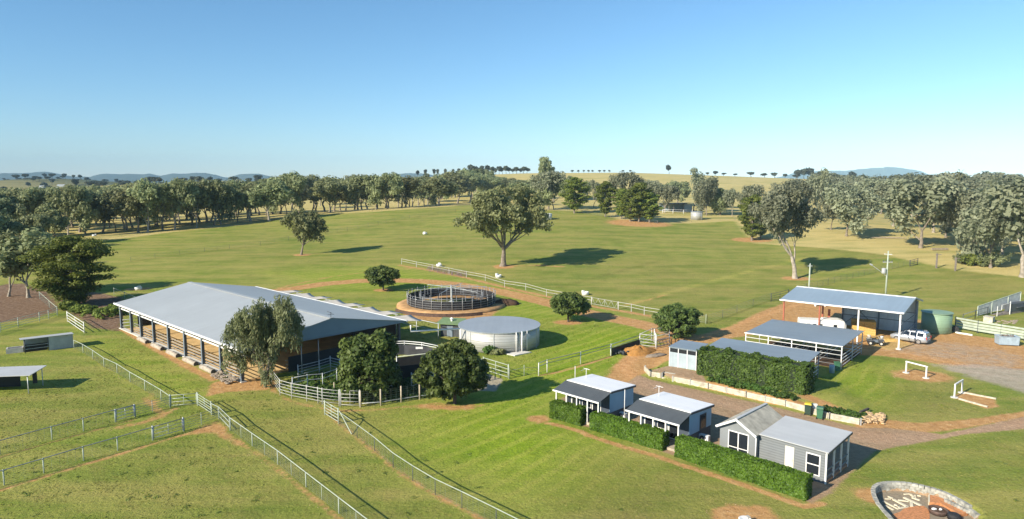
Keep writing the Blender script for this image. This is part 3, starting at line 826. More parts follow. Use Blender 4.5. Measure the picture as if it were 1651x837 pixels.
for i, (px, py, tp, w) in enumerate(((-15, 402, 318, 90), (22, 400, 325, 70), (58, 405, 345, 56), (-40, 420, 330, 100), (88, 396, 330, 50), (10, 412, 352, 60), (-10, 440, 350, 90))):
    tree(px, py, tp, w, (GB + OB)[(i * 3 + 2) % 8], 'gum_tree', 'gum crowding the left edge in front of the tree belt', 'gums crowding the left edge')
# rows behind
prof = [(-60, 304), (60, 301), (100, 299), (200, 296), (300, 289), (400, 290), (470, 281), (510, 284), (600, 281), (640, 279), (700, 283), (740, 274), (775, 268), (800, 272)]
row = [(p[0], p[1]) for p in front_row] + [(800, 330)]
def interp(t, x):
    for (a, b), (c, d) in zip(t, t[1:]):
        if a <= x <= c: return b + (d - b) * (x - a) / (c - a + 1e-9)
    return t[-1][1] if x > t[-1][0] else t[0][1]
g2 = random.Random(21)
for i in range(98):
    px = -60 + 850 * (i + g2.random()) / 98
    P = G(px, interp(row, px)); back = 14 + 120 * g2.random() ** 1.2
    s = (P.y + back) / P.y
    Q = Vector((P.x * s, P.y * s, 0)); Q.z = gz(Q.x, Q.y)
    k = mpp(Q)
    py = YH + (CH - Q.z) / Q.y * F
    h = min(max((py - interp(prof, px) - g2.uniform(-1, 8)) * k, 9), 20)
    plant(Q, h, h * g2.uniform(.8, 1.3), (GB + OB + GR[:1])[g2.randrange(9)], 'gum_tree', 'gum deep in the tree belt ' + sec(px), 'tree', 'gums deep in the tree belt ' + sec(px))
# --- trees above the field, centre
def ctree(px, py, tp, w, ms, lab, nm='gum_tree', grp=None):
    return tree(px, py, tp, w, ms, nm, lab, grp)
ctree(884, 337, 276, 62, GR[0], 'tall gum with white trunks directly behind the low white tank')
ctree(893, 338, 284, 50, GB[2], 'gum with a dark trunk crowding the tall white-trunked gum')
ctree(865, 326, 254, 44, GO[0], 'taller of two open-crowned gums rising above the golden ridge')
ctree(893, 327, 254, 46, GO[1], 'open-crowned gum rising above the ridge behind the first pine')
ctree(926, 344, 288, 46, PINES[1], 'dark green pine standing apart right of the low white tank', 'pine_tree')
ctree(957, 335, 290, 40, GR[2], 'thin grey gum between two dark green pines')
ctree(976, 350, 294, 32, PINES[0], 'slim upright pine with a bare lower stem', 'pine_tree')
ctree(1008, 338, 277, 54, GR[1], 'bushy grey gum behind the clump of pines')
for px, py, tp, w in ((1002, 353, 306, 34), (1016, 357, 310, 36), (1030, 358, 297, 44), (1047, 359, 312, 40)):
    ctree(px, py, tp, w, PINES[(px // 2) % 2], 'dark green pine in the tight clump on red soil', 'pine_tree', 'pines in the clump on red soil')
ctree(1072, 343, 298, 44, GR[3], 'thin grey gum in front of the small stock shed')
ctree(1050, 336, 290, 50, GR[0], 'grey gum behind the right end of the pine clump')
ctree(1118, 341, 271, 54, GR[2], 'tall grey gum rising over the upright round tank')
ctree(1139, 348, 286, 50, GR[1], 'grey gum right of the upright round tank')
ctree(1161, 347, 304, 38, BUSHY[0], 'dark low bushy tree on the fence right of the round tank')
ctree(1180, 349, 304, 30, GR[3], 'thin gum with bent stem right of the dark bushy tree')
ctree(1208, 352, 298, 44, GR[0], 'grey gum rising behind the pine on bare red soil')
ctree(1212, 388, 316, 44, PINES[0], 'pine with open crown on bare red soil at the right of the field', 'pine_tree')
ctree(1226, 384, 338, 34, PINES[1], 'low pale green pine beside the pine on bare red soil', 'pine_tree')
for px, py, tp in ((780, 322, 282), (800, 320, 285), (822, 320, 287), (845, 322, 290), (915, 322, 284), (950, 322, 292), (1092, 332, 292), (1150, 335, 300), (840, 331, 295)):
    ctree(px, py, tp, 46, GB[(px // 7) % 6], 'grey green gum standing beyond the top fence of the field', 'gum_tree', 'gums beyond the top fence')
# --- trees to the right
ctree(1365, 381, 296, 100, GR[1], 'grey gum with a leaning white trunk in the dry paddock on the right')
ctree(1340, 371, 300, 60, GR[2], 'grey gum with dark bent trunk left of the white-trunked one')
ctree(1484, 400, 286, 130, GR[0], 'wide many-stemmed grey gum beyond the power pole')
ctree(1440, 365, 292, 84, GR[3], 'broad grey gum left of the wide many-stemmed gum')
ctree(1547, 396, 276, 116, GR[2], 'big tall grey gum rising highest at the right')
ctree(1648, 447, 290, 180, GR[3], 'large spreading grey gum with pale limbs at the right edge')
ctree(1597, 432, 312, 120, GR[1], 'dense grey gum crowding the left of the edge gum')
for px, py, tp, w in ((1318, 352, 274, 60), (1345, 345, 280, 60), (1400, 352, 288, 60), (1420, 345, 285, 56), (1470, 352, 283, 70), (1515, 360, 282, 70), (1560, 356, 284, 76), (1600, 366, 292, 80), (1635, 372, 286, 80), (1672, 392, 290, 90), (1590, 392, 300, 80), (1275, 352, 292, 50), (1705, 420, 300, 110), (1505, 375, 296, 80), (1330, 338, 280, 64), (1385, 340, 284, 60), (1455, 345, 282, 70), (1530, 350, 280, 80), (1575, 345, 280, 80), (1620, 352, 281, 80), (1655, 360, 284, 90), (1690, 380, 284, 100), (1565, 405, 310, 80), (1615, 410, 306, 90), (1525, 383, 300, 70), (1300, 345, 290, 56)):
    ctree(px, py, tp - 2, w * 1.25, GR[(px // 9) % 4], 'grey gum in the scattered trees at the right of the field', 'gum_tree', 'scattered gums on the right')
for i, (px, py, r, h) in enumerate(((1572, 428, 3.0, 2.6), (1596, 430, 2.4, 3.2), (1556, 425, 1.6, 1.8))):
    P = G(px, py)
    ms = round_meshes(320 + i, h, r, .1, 34, .7, .3, 60, LF['gum' if i else 'pine'], M['darkbark'], .1, 'wild_shrub')
    plant(P, h, r * 2, ms, 'shrub', ['yellow green bush under the big gums on the right', 'taller grey bush under the big gums on the right', 'small bush beside the old post frame on the right'][i], 'shrub')
# --- ridge-top trees
def rtree(px, base, top, w, lab, grp, y=None):
    x, yy, k = ray(px, base)
    t = y or 880.0
    P = Vector((x / yy * t, t, 0)); P.z = gz(P.x, P.y)
    k = mpp(P); py = YH + (CH - P.z) / P.y * F
    plant(P, max(2.5, (py - top) * k), w * k, FAR[int(px) % 3], 'ridge_tree', lab, 'tree', grp)
for px, tp in ((673, 275), (687, 273.5), (699, 273), (706, 273), (718, 272.5), (731, 273), (740, 272), (748, 271)):
    rtree(px, 281, tp, 6, 'small upright tree in the row on the left end of the ridge', 'row of trees on the left end of the ridge')
for i in range(17):
    px = 760 + i * 5.6
    rtree(px, 279, 266 + (i * 7 % 5) + i * .2, 10, 'dark tree in the cluster along the ridge top', 'cluster of trees along the ridge top')
for px in (933, 941, 948, 956, 967, 975, 983, 922, 1005, 1016):
    rtree(px, 279, 274.5, 5, 'tiny round tree spaced along the bare ridge line', 'tiny trees along the ridge line')
rtree(1079, 282, 266.5, 10, 'single tall tree alone on the golden skyline', None)
for px, tp, w in ((1141, 278, 9), (1153, 276, 11), (1166, 279, 10), (1184, 280, 13), (1211, 277.5, 20), (1233, 279.5, 16), (1249, 278.5, 17), (1266, 280.5, 9)):
    rtree(px, 285, tp, w, 'rounded dark tree on the golden ridge right of the lone skyline tree', 'rounded trees on the golden ridge')
for px, tp, w in ((1285, 274, 12), (1296, 273, 14), (1307, 271, 18), (1322, 276, 14)):
    rtree(px, 287, tp, w, 'tree in the tall clump in front of the blue peak', 'tall clump in front of the blue peak')
for px, tp, w in ((1376, 277, 16), (1390, 286, 16), (1441, 283, 18)):
    rtree(px, 290, tp, w, 'tree on the low rise under the blue peak', 'trees under the blue peak')
# --- scattered trees on the distant left hill and plain
for i in range(230):
    px = g2.uniform(-60, 430) if i < 214 else g2.uniform(1250, 1700)
    y = g2.uniform(900, 2300)
    x = (px - 825.5) / F * y
    P = Vector((x, y, gz(x, y))); k = mpp(P)
    plant(P, g2.uniform(6, 12), g2.uniform(9, 18), FAR[i % 3], 'paddock_tree', 'small dark tree dotted over the distant paddocks ' + ('on the left' if px < 600 else 'on the right'), 'tree', 'distant paddock trees ' + ('on the left' if px < 600 else 'on the right'))
# ------------------------------------------------------------------ fences
PCACHE = {}
def post_mesh(h, w, m, square=False):
    k = (round(h, 2), w, m.name, square)
    if k not in PCACHE:
        b = MB()
        if square: b.box(-w, w, -w, w, -.3, h); b.box(-w * 1.15, w * 1.15, -w * 1.15, w * 1.15, h, h + .02)
        else: b.tube([(0, 0, -.3), (0, 0, h)], w, 8)
        PCACHE[k] = b.mesh('post', m, not square)
    return PCACHE[k]

def fence(label, pts, ph=1.35, pr=.05, rails=((1.3, .04),), wires=(), mesh=False, mp='mint', mr='mint', mw='wire', sub=0, name='paddock_fence', cat='fence', square=False, group=None, sub_m=None, vspace=.5, wr=.0045, closed=False, flat_rail=False):
    pts = [p.copy() for p in pts]
    O = pts[0]
    o = thing(name, label, cat, O, 0, group)
    L = [p - O for p in pts]
    if closed: L = L + [L[0]]
    for p in (L[:-1] if closed else L):
        put('post', post_mesh(ph, pr, M[mp], square), o, p)
    if sub:
        sm = post_mesh(ph * .97, .018, M[sub_m or mp])
        for a, b in zip(L, L[1:]):
            n = sub if sub < 1.0 else int(max(1, round((b - a).length / sub)))
            for i in range(1, n):
                q = a.lerp(b, i / n); q.z = gz(q.x + O.x, q.y + O.y) - O.z
                put('picket', sm, o, q)
    up = Vector((0, 0, 1))
    for z, r in rails:
        b = MB()
        if flat_rail:
            for p, q in zip(L, L[1:]): b.bar(p + up * z, q + up * z, .04, r * 2)
        else:
            b.tube([p + up * z for p in L], r, 6)
        b.build('rail', M[mr], o, not flat_rail)
    if wires or mesh:
        b = MB()
        for z in wires:
            for p, q in zip(L, L[1:]): b.bar(p + up * z, q + up * z, wr * 2)
        if mesh:
            top = ph * .93
            for p, q in zip(L, L[1:]):
                for z in np.linspace(.06, top, 8): b.bar(p + up * z, q + up * z, wr * 1.6)
                n = max(2, int((q - p).length / vspace))
                for i in range(1, n):
                    c = p.lerp(q, i / n); b.bar(c + up * .04, c + up * top, wr * 1.6)
        b.build('wire_mesh' if mesh else 'wire', M[mw], o)
    return o

def gate(label, A, B, h=1.3, n=4, r=.028, m='mint', name='paddock_gate', braces='', z0=.18, group=None, stays=1):
    o = thing(name, label, 'gate', A, 0, group)
    d = B - A; up = Vector((0, 0, 1)); e = d.normalized() * .08
    b = MB()
    for i in range(n):
        z = z0 + (h - z0) * i / (n - 1)
        b.tube([e + up * z, d - e + up * z], r, 6)
    f = b
    for k in [0, 1] + [(j + 1) / (stays + 1) for j in range(stays)]:
        q = e.lerp(d - e, k); f.tube([q + up * z0, q + up * h], r, 6)
    if braces == 'w':
        for j in range(8):
            q0 = e.lerp(d - e, j / 8); q1 = e.lerp(d - e, (j + 1) / 8)
            f.tube([q0 + up * (z0 if j % 2 else h), q1 + up * (h if j % 2 else z0)], r * .8, 6)
    if braces == 'd': f.tube([e + up * z0, d - e + up * h], r, 6)
    f.build('panel', M[m], o, True)
    for q in (Vector((0, 0, 0)), d):
        put('gate_post', post_mesh(h + .12, .055, M[m]), o, q)
    return o

R3 = ((.3, .03), (.75, .03), (1.25, .035))
R4 = ((.3, .032), (.65, .032), (1.0, .032), (1.36, .036))
R5 = ((.28, .025), (.58, .025), (.88, .025), (1.18, .025), (1.5, .034))
fence('pale wire mesh fence running down the lawn beside the arena shed', GG(*F1), 1.1, .04, ((1.08, .032),), mesh=True)
gate('pale four-rail gate facing the arena at the meeting of the paddock fences', G(275, 656.8), G(318.3, 653.5), 1.15, 4)
gate('short pale rail gate swung open beside the paddock corner', G(319.5, 654.5), G(341.2, 669.0), 1.15, 5)
fence('long pale wire mesh fence leading to the bottom edge of the photo', GG(*F1b), 1.1, .04, ((1.08, .032),), mesh=True, sub=3.0)
fence('short three-rail panel at the paddock corner above bare red soil', [G(353.6, 675.6) + Vector((.05, -.12, 0)), G(371.8, 693.6) + Vector((-.0, -.15, 0))], 1.1, .03, R3[:2])
fence('dark-railed wire fence with gate bay, upper of two crossing left paddocks', GG(*F2), 1.15, .045, ((1.1, .036),), mesh=True, mr='steel2', sub=3.2)
gate('dark-looking three-rail gate at the end of the upper left fence', G(187, 680.5), G(217.5, 672.2), 1.05, 4, .024, 'galv')
fence('dark-railed wire fence, lower of two crossing left paddocks', GG(*F3), 1.15, .045, ((1.1, .036),), mesh=True, mr='steel2', sub=3.2)
gate('three-rail gate at the end of the lower left fence', G(247, 709.8), G(296, 695.2), 1.1, 4, .024, 'galv')
fence('light wire fence closing the end of the lower left lane', GG((297.5, 694.5), (325, 685), (352.5, 675.8)), 1.1, .03, (), wires=(.2, .4, .6, .8, 1.05), wr=.012)
fence('light wire fence closing the end of the upper left lane', GG((219, 671.7), (246, 664.5), (274, 657.2)), 1.1, .03, (), wires=(.2, .4, .6, .8, 1.05), wr=.012)
W_ = [(546.5, 683.6), (576, 706), (604, 727.5), (634, 754), (665.5, 775.6), (701.7, 798), (744.8, 819.5), (800, 848), (870, 885)]
fence('wire fence with one pale top rail and dark posts over a bare brown strip', GG(*W_), 1.15, .025, ((1.13, .03),), mesh=True, mp='post_dark', mr='mint')
gate('pale four-rail panel with brace at the head of the wire fence', G(523.8, 669.4), G(546, 683.2), 1.3, 5, .032)
b = MB(); a_ = G(548, 684.5); c_ = G(567, 701); b.tube([a_ + Vector((0, 0, 1.2)), c_ + Vector((0, 0, .05))], .035, 6)
tag(b.build('brace_pole', M['mint']), 'pale slanting brace pole against the head of the wire fence', 'brace')
# curved yard
Y1 = [(438, 617), (451.8, 637), (470.5, 642.5), (495, 647), (513, 650.5), (520, 652), (547, 655.2)]
fence('curved whitish five-rail yard fence below the drooping gum', GG(*Y1), 1.62, .05, R5, mp='railw', mr='railw', name='yard_fence')
gate('white five-rail gate in the curved yard fence', G(549, 655.4), G(580.5, 656.6), 1.55, 5, .028, 'railw', 'yard_gate')
fence('wire and post yard fence overgrown with weeds below the big shade tree', GG((581.5, 656.6), (614, 654), (647, 648.7), (676.7, 644), (707, 641)), 1.6, .075, ((.35, .03),), mesh=True, mp='timber', mr='galv', name='yard_fence')
fence('inner yard fence with grey top rail crossing the weedy yard', GG((472, 633), (496, 628), (520.6, 626), (543.5, 617.5)), 1.6, .045, ((1.5, .035), (1.0, .03)), mp='galv', mr='galv', name='yard_fence')
fence('short four-rail fence under the big shade tree', GG((614, 636), (631.6, 630.5), (642, 624)), 1.6, .045, R5[:4], mp='galv', mr='galv', name='yard_fence')
fence('four-rail panel between the two big shade trees', GG((663.6, 627), (686, 618), (700, 626)), 1.7, .05, R5, mp='galv', mr='galv', name='yard_fence')
fence('rail fence in the shade below the arena gable', GG((481, 613), (515, 604), (533, 598), (548, 602)), 1.7, .05, R5[1:], mp='galv', mr='galv', name='yard_fence')
for px, py, h in ((487, 600, 3.0), (514.5, 592.5, 3.2)):
    b = MB(); b.tube([(0, 0, -.2), (0, 0, h)], .045, 8); b.lathe([(.16, -.1), (.16, .03)], 12)
    o = b.build('steel_pole', M['galv'], None, True, G(px, py)); tag(o, 'slim steel pole in front of the dark arena opening, ' + ('nearer the drooping gum' if px < 500 else 'nearer the big shade tree'), 'pole')
for px, py in ((539, 632), (559.8, 632), (577.7, 630)):
    tag(put('short_post', post_mesh(1.0, .06, M['timber']), None, G(px, py)), 'short pale post standing among weeds in the curved yard', 'post', 'short posts in the weedy yard')
gate('pale four-rail gate beside the gravel patch below the water tank', G(779.5, 598), G(820, 611), 1.5, 4, .04, 'mint', 'yard_gate')
gate('rail gate lying in tree shade on the gravel patch', G(777, 600), G(775, 617), 1.4, 4, .035, 'mint', 'yard_gate')
fence('low pale rail run beyond the gravel patch', GG((821, 611), (845, 606), (868, 606)), 1.2, .035, ((.9, .02),), wires=(.3, .6), mp='mint', mr='wire')
fence('pale posts with dark rails along the bright green lawn', GG((868.5, 606), (882, 600.5), (936, 587), (984.5, 573.5)), 1.45, .045, ((1.4, .035), (1.05, .03)), mp='white', mr='slate', wires=(.3, .6))
fence('dark rail fence backing the dirt heap', GG((985, 573.5), (1031, 558)), 1.45, .045, ((1.4, .04), (1.0, .035)), mp='white', mr='slate')
b = MB(); A = G(986, 574); B = G(1031, 559)
b.prism([(0, 0), ((B - A).x, (B - A).y), ((B - A).x + .05, (B - A).y + .1), (.05, .1)], 0, .95)
tag(b.build('rubber_wall', M['rubber'], None, False, A), 'low black rubber wall holding back the dirt heap', 'wall')
YD = GG((1031.5, 559), (1058, 562.5), (1079, 557), (1079, 547), (1050.5, 550))
fence('pale four-rail yard beside the dark bushy tree and dirt heap', YD, 1.75, .05, ((.25, .04), (.65, .04), (1.05, .04), (1.65, .045)), mp='railw', mr='railw', name='yard_fence', closed=True)
gate('white gate inside the rail yard by the dirt heap', G(1052, 551) + Vector((.2, -.1, 0)), G(1058, 561.5) + Vector((0, .3, 0)), 1.6, 5, .03, 'white', 'yard_gate')
# white rail fence and ornamental gate
WF = [(647.5, 426), (671.4, 431), (697, 436), (724, 441.5), (752, 447.4), (782.4, 453), (813.5, 463), (847.5, 468), (881, 477.7), (915, 484), (953.4, 491)]
fence('long white two-rail fence across the lawn above the round yard', GG(*WF), 1.3, .05, ((.75, .028), (1.25, .032)), mp='railw', mr='railw', square=True, name='rail_fence', flat_rail=True)
gate('white gate with zigzag braces in the long white rail fence', G(953.8, 491.2), G(996.6, 499.3), 1.25, 2, .03, 'railw', 'ornamental_gate', 'w')
fence('short white two-rail fence between zigzag gate and dark bushy tree', GG((997, 499.4), (1017.7, 502.8), (1038.6, 507.8), (1075, 514), (1112, 520)), 1.3, .05, ((.75, .028), (1.25, .032)), mp='railw', mr='railw', square=True, name='rail_fence', flat_rail=True)
fence('pale four-rail cattle panels behind the dark bushy tree', GG((1112, 520.5), (1138, 522.5)), 1.5, .04, R5[:4], mp='mint', mr='mint')
fence('thin wire fence with dark posts running up to the machinery shed', GG((1140, 522), (1165, 513), (1188, 504), (1214, 494), (1243, 483.5)), 1.25, .03, (), wires=(.2, .45, .7, .95, 1.2), mp='dark', wr=.012)
gate('dark three-rail gate left of the machinery shed roof', G(1243, 487), G(1271, 479.5), 1.4, 4, .035, 'dark')
fence('thin wire fence behind the machinery shed', GG((1272, 479), (1300, 468), (1335, 459), (1375, 449), (1420, 438), (1466, 428)), 1.25, .03, (), wires=(.2, .45, .7, .95, 1.2), mp='dark', sub=2.2, wr=.012)
gate('small dark gate in the far paddock beyond the power pole', G(1467, 430), G(1479.5, 427), 1.4, 4, .05, 'dark')
# hill fences
HF = [(211, 422), (250, 416.5), (290, 411), (330, 406.5), (370, 401.5), (420, 396), (465, 387.5), (510, 380.5), (560, 372.5), (610, 362.5), (660, 352.5), (735, 342.5)]
fence('thin wire fence crossing the upper slope of the green field', GG(*HF), 1.2, .035, (), wires=(.4, .8, 1.15), mp='dark', sub=4.5, wr=.012, sub_m='dark')
fence('wire fence along the top edge of the field below the pines', GG((880, 339), (930, 343), (985, 352), (1060, 361), (1115, 358), (1185, 355)), 1.2, .06, (), wires=(.4, .8, 1.15), mp='old', sub=6, wr=.015)
fence('wire fence dividing field from tree belt on the left', GG((60, 404), (150, 389), (280, 373), (400, 361), (500, 345.5), (600, 341), (700, 334), (770, 329)), 1.2, .06, (), wires=(.4, .8, 1.15), mp='old', sub=9, wr=.015)
# upper left
UL = [(-40, 547), (1, 535.7), (29.6, 528), (64, 518.5), (78.7, 514.7), (92.7, 509)]
fence('grey four-rail fence at the left edge by the leaf litter', GG(*UL), 1.45, .055, R4, mp='mint', mr='mint')
fence('wire mesh fence with pale top rail left of the big pine', GG((93, 508.5), (80, 497), (64, 482)), 1.3, .045, ((1.25, .04),), mesh=True)
gate('white four-rail gate beside the small grey field shed', G(109, 519), G(136, 537.6), 1.5, 4, .04, 'white')
fence('wire mesh fence with pale top rail beyond the far arena corner', GG((184, 476), (201, 483), (219, 491)), 1.4, .045, ((1.3, .045),), mesh=True)
# right
WP = [(1540, 530), (1576, 537), (1613, 543), (1651, 549.5), (1700, 558)]
o = fence('solid white board fence behind the skip at the right', GG(*WP), 1.75, .06, (), mp='dark', name='board_fence', square=True)
for z in (.42, .80, 1.18, 1.58):
    b = MB(); L = [p - o.location for p in GG(*WP)]
    for p, q in zip(L, L[1:]):
        b.bar(p + Vector((0, -.09, z)), q + Vector((0, -.09, z)), .03, .31 if z < 1.5 else .24)
    b.build('board', M['mint'], o)
fence('dark two-rail fence leading up to the loading ramp', GG((1552, 521), (1572, 514.5), (1592, 508.5)), 1.4, .05, ((.6, .035), (1.3, .04)), mp='dark', mr='slate')

# ------------------------------------------------------------------ arena shed
O, ang, _ = frame(G(391, 616), G(197, 530))
ar = thing('arena_shed', 'large open-sided riding arena shed with pale grey gable roof and yellow sand floor', 'shed', O, ang)
AL, AW, EZ, RZ = 38.0, -20.4, 3.55, 5.45
ra = math.atan2(RZ - EZ, -AW / 2)
def slope(y0, z0, y1, z1, x0, x1, t, mb):
    n = Vector((0, -(z1 - z0), y1 - y0)).normalized() * t
    if n.z < 0: n = -n
    bq = [(x0, y0, z0), (x1, y0, z0), (x1, y1, z1), (x0, y1, z1)]
    mb.hexa(bq if (y1 > y0) else bq[::-1], [tuple(Vector(p) + n) for p in (bq if y1 > y0 else bq[::-1])])
b = MB(); slope(.35, EZ, AW / 2, RZ, -1.1, 39.3, .06, b); slope(AW - .35, EZ, AW / 2, RZ, -1.1, 39.3, .06, b)
b.build('roof', M['roof_arena'], ar)
b = MB(); b.box(-1.15, 39.35, AW / 2 - .3, AW / 2 + .3, RZ + .045, RZ + .085); b.build('ridge_cap', M['roof_arena'], ar)
for nm, y in (('gutter', .42), ('gutter', AW - .42)):
    b = MB(); b.box(-1.15, 39.35, y - .09, y + .09, EZ - .1, EZ + .1); b.build(nm, M['white'], ar)
b = MB(); b.bar((-1.0, .0, EZ - .62), (38.6, 0, EZ - .62), .1, .16); b.build('eave_beam', M['white'], ar)
b = MB()
for i in range(9): b.bar((AL * i / 8 + .05, .02, EZ - .55), (AL * i / 8 + .05, .38, EZ - .12), .06)
b.build('eave_brackets', M['white'], ar)
for x0 in (-1.0, 39.2):
    b = MB(); b.prism([(.35, 0), (AW / 2, RZ - EZ), (AW - .35, 0)], 0, .06)
    me_ = b.mesh('gable_cladding', M['gable']); g_ = put('gable_cladding', me_, ar)
    g_.rotation_euler = (R(90), 0, R(90)); g_.location = (x0, 0, EZ)
    b = MB(); b.box(x0 - .05, x0 + .1, AW - .3, .3, EZ - .12, EZ - .004); b.build('gable_trim', M['gable'], ar)
pm = MB(); pm.box(-.14, .14, -.15, .15, -.2, EZ); pmm = pm.mesh('post', M['post_dark'])
fl = MB(); fl.box(-.15, .15, .153, .17, 0, EZ - .1); flm = fl.mesh('post_face', M['slate'])
px_ = [0.0, 5.0, 9.85, 14.95, 20.1, 25.2, 29.9, 33.7, 37.9]
for x in px_:
    q = put('post', pmm, ar, (x, 0, 0)); put('post_face', flm, q)
for x in px_[::2]: put('post', pmm, ar, (x, AW, 0))
for y in (-10.2,): put('post', pmm, ar, (37.9, y, 0))
b = MB()
for x in px_[::2]:
    b.bar((x, 0, EZ - .25), (x, AW / 2, RZ - .2), .18, .3); b.bar((x, AW, EZ - .25), (x, AW / 2, RZ - .2), .18, .3)
for k in range(1, 7):
    t = k / 7
    for y, z in ((AW / 2 * t, EZ + (RZ - EZ) * t - .1), (AW - AW / 2 * t, EZ + (RZ - EZ) * t - .1)): b.bar((-1, y, z), (39, y, z), .08, .12)
b.build('rafters', M['slate'], ar)
for z in (.35, .7, 1.05, 1.4):
    b = MB(); b.tube([(x, -.25, z) for x in px_[:-1]], .045, 6); b.build('side_rail', M['steel2'], ar, True)
for z in (.4, .85, 1.3):
    b = MB(); b.tube([(.2, -y, z) for y in range(5, 21, 3)], .04, 6); b.build('end_rail', M['galv'], ar, True)
    b = MB(); b.tube([(37.6, -y, z) for y in range(0, 21, 3)], .04, 6); b.build('end_rail', M['galv'], ar, True)
b = MB(); b.box(.3, 37.4, AW + .5, -.4, -.2, .05); b.build('sand_floor', M['sand'], ar)
b = MB(); b.box(-.3, 38.4, -.32, .28, -.2, .10); b.build('plinth', M['pale_conc'], ar)
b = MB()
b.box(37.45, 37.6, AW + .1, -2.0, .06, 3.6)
b.build('kickboard_shade_wall', M['shadowdark'], ar)  # full-height dark end wall, added to keep light out of the arena
b = MB(); b.box(-.12, -.04, AW + .2, -5.2, .0, 1.7); b.build('kickboard_shade_wall', M['rubber'], ar)
b = MB(); b.box(.6, 37, AW - .06, AW + .06, 0, 3.4); b.build('side_shade_wall', M['rubberwall'], ar)  # far side closed up to the eave so the interior goes dark
b = MB(); b.tube([(-.9, AW / 2, RZ), (-.9, AW / 2, RZ + .7)], .03, 6); b.bar((-1.2, AW / 2, RZ + .6), (-.5, AW / 2 + .2, RZ + .75), .04); b.bar((-.9, AW / 2 - .4, RZ + .4), (-.9, AW / 2 + .4, RZ + .5), .04); b.build('aerial', M['dark'], ar)
# logs along the foot of the shed
for i in range(5):
    P = ar.matrix_basis @ Vector((px_[i + 1] + .45 + .9, .75, .18))
    q = thing('edging_log', 'pale log lying along the foot of the arena shed posts', 'log', P, ang, 'logs along the arena edge')
    b = MB(); b.tube([(-.9 - (.2 * (i % 2)), 0, 0), (0, .04, .0), (2.3, 0, -.02)], [.30, .29, .27], 10); b.build('trunk', M['log'], q, True)
    b = MB(); b.tube([(-.92 - (.2 * (i % 2)), 0, 0), (-.90 - (.2 * (i % 2)), 0, 0)], .27, 10); b.build('sawn_end', M['darkbark'], q)
b = MB()
g3 = random.Random(4)
for i in range(90):
    x = g3.uniform(.2, 4.6); y = g3.uniform(.35, 1.5)
    b.blob((x, y, .12 + max(0, .4 - .3 * y)), (g3.uniform(.14, .28), g3.uniform(.12, .22), g3.uniform(.06, .12)), i, 6, 4, .25)
tag(b.build('stone_pitching', M['rock'], None, False, O), 'bank of broken stones at the near corner of the arena shed', 'stones')
D.objects['stone_pitching'].rotation_euler.z = ang
# downpipe to tank
A = U(662, 527, 3.3); B = U(743, 530, 2.75)
b = MB(); b.tube([A + Vector((0, 0, .2)), A + Vector((0, 0, -.55)), B], .1, 8); b.tube([B + Vector((-.05, -.05, .05)), B + Vector((-.05, -.05, -2.8))], .07, 8)
tag(b.build('overflow_pipe', M['white'], None, True), 'white pipe bridging from the arena gutter to the big round tank', 'pipe')
# shade sails along the far side
for i in range(8):
    x = 1.2 + i * 4.4
    b = MB(); n = 6; g3 = random.Random(i)
    c4 = [Vector((x, AW - .6, 3.15)), Vector((x + 4.0, AW - .6, 3.15)), Vector((x + 3.4, AW - 5.5, 2.85)), Vector((x + .2, AW - 5.1, 3.05 if i % 2 else 2.5))]
    grid = []
    for a in range(n + 1):
        for c in range(n + 1):
            u, v = a / n, c / n
            uu = u; vv = v
            p = c4[0] * (1 - uu) * (1 - vv) + c4[1] * uu * (1 - vv) + c4[2] * uu * vv + c4[3] * (1 - uu) * vv
            sag = math.sin(u * PI) * math.sin(v * PI)
            edge = Vector((math.sin(v * PI) * .35 * (1 - 2 * u), math.sin(u * PI) * .4 * (1 if v < .5 else .8) * (1 - 2 * v) * -1, 0))
            grid.append(ar.matrix_basis @ (p + edge * .6 + Vector((0, 0, -.3 * sag))))
    for a in range(n):
        for c in range(n):
            k = a * (n + 1) + c; b.f.append((k, k + 1, k + n + 2, k + n + 1))
    b.v = [tuple(p) for p in grid]
    s = b.build('shade_sail', M['sail'], None, True); md = s.modifiers.new('thick', 'SOLIDIFY'); md.thickness = .02
    tag(s, 'sagging white shade sail in the row along the far side of the arena', 'shade sail', 'shade sails beside the arena')
A, B = ar.matrix_basis @ Vector((0, AW - 6.5, 0)), ar.matrix_basis @ Vector((37, AW - 6.5, 0))
fence('pale pipe rail fence outside the row of shade sails', [A.lerp(B, i / 8) for i in range(9)], 2.2, .05, ((2.1, .045), (1.1, .035)), mp='galv', mr='galv')
# curved loading race
RC_ = GG((606, 577), (628, 573), (652, 572), (680, 574.5), (706, 580))
rc = thing('stock_race', 'dark panelled curved stock race with two white top rails under the arena corner', 'race', RC_[0])
L = [p - RC_[0] for p in RC_]
b = MB()
for p, q in zip(L, L[1:]):
    b.hexa([p, q, q + Vector((.02, .06, 0)), p + Vector((.02, .06, 0))], [v + Vector((0, 0, 1.25)) for v in (p, q, q + Vector((.02, .06, 0)), p + Vector((.02, .06, 0)))])
b.build('panel', M['rubberwall'], rc)
for z in (1.42, 1.68):
    b = MB(); b.tube([p + Vector((0, .03, z)) for p in L], .05, 6); b.build('rail', M['white'], rc, True)
for p in L: put('post', post_mesh(1.7, .05, M['galv']), rc, p + Vector((0, .12, 0)))
b = MB(); b.box(-.5, .5, -.03, 0, .92, 1.18); b.build('sign_plate', M['white'], rc, False, L[3] + Vector((-.2, -.08, 0)))
b = MB(); a_ = GG((640, 602), (690, 596), (690, 612), (640, 617)); b.prism([(p.x, p.y) for p in a_], 0, 2.0)
pen = thing('holding_pen', 'dark open pen with black rubber sides between the two big shade trees', 'pen', a_[0])
L = [p - a_[0] for p in a_]
b = MB()
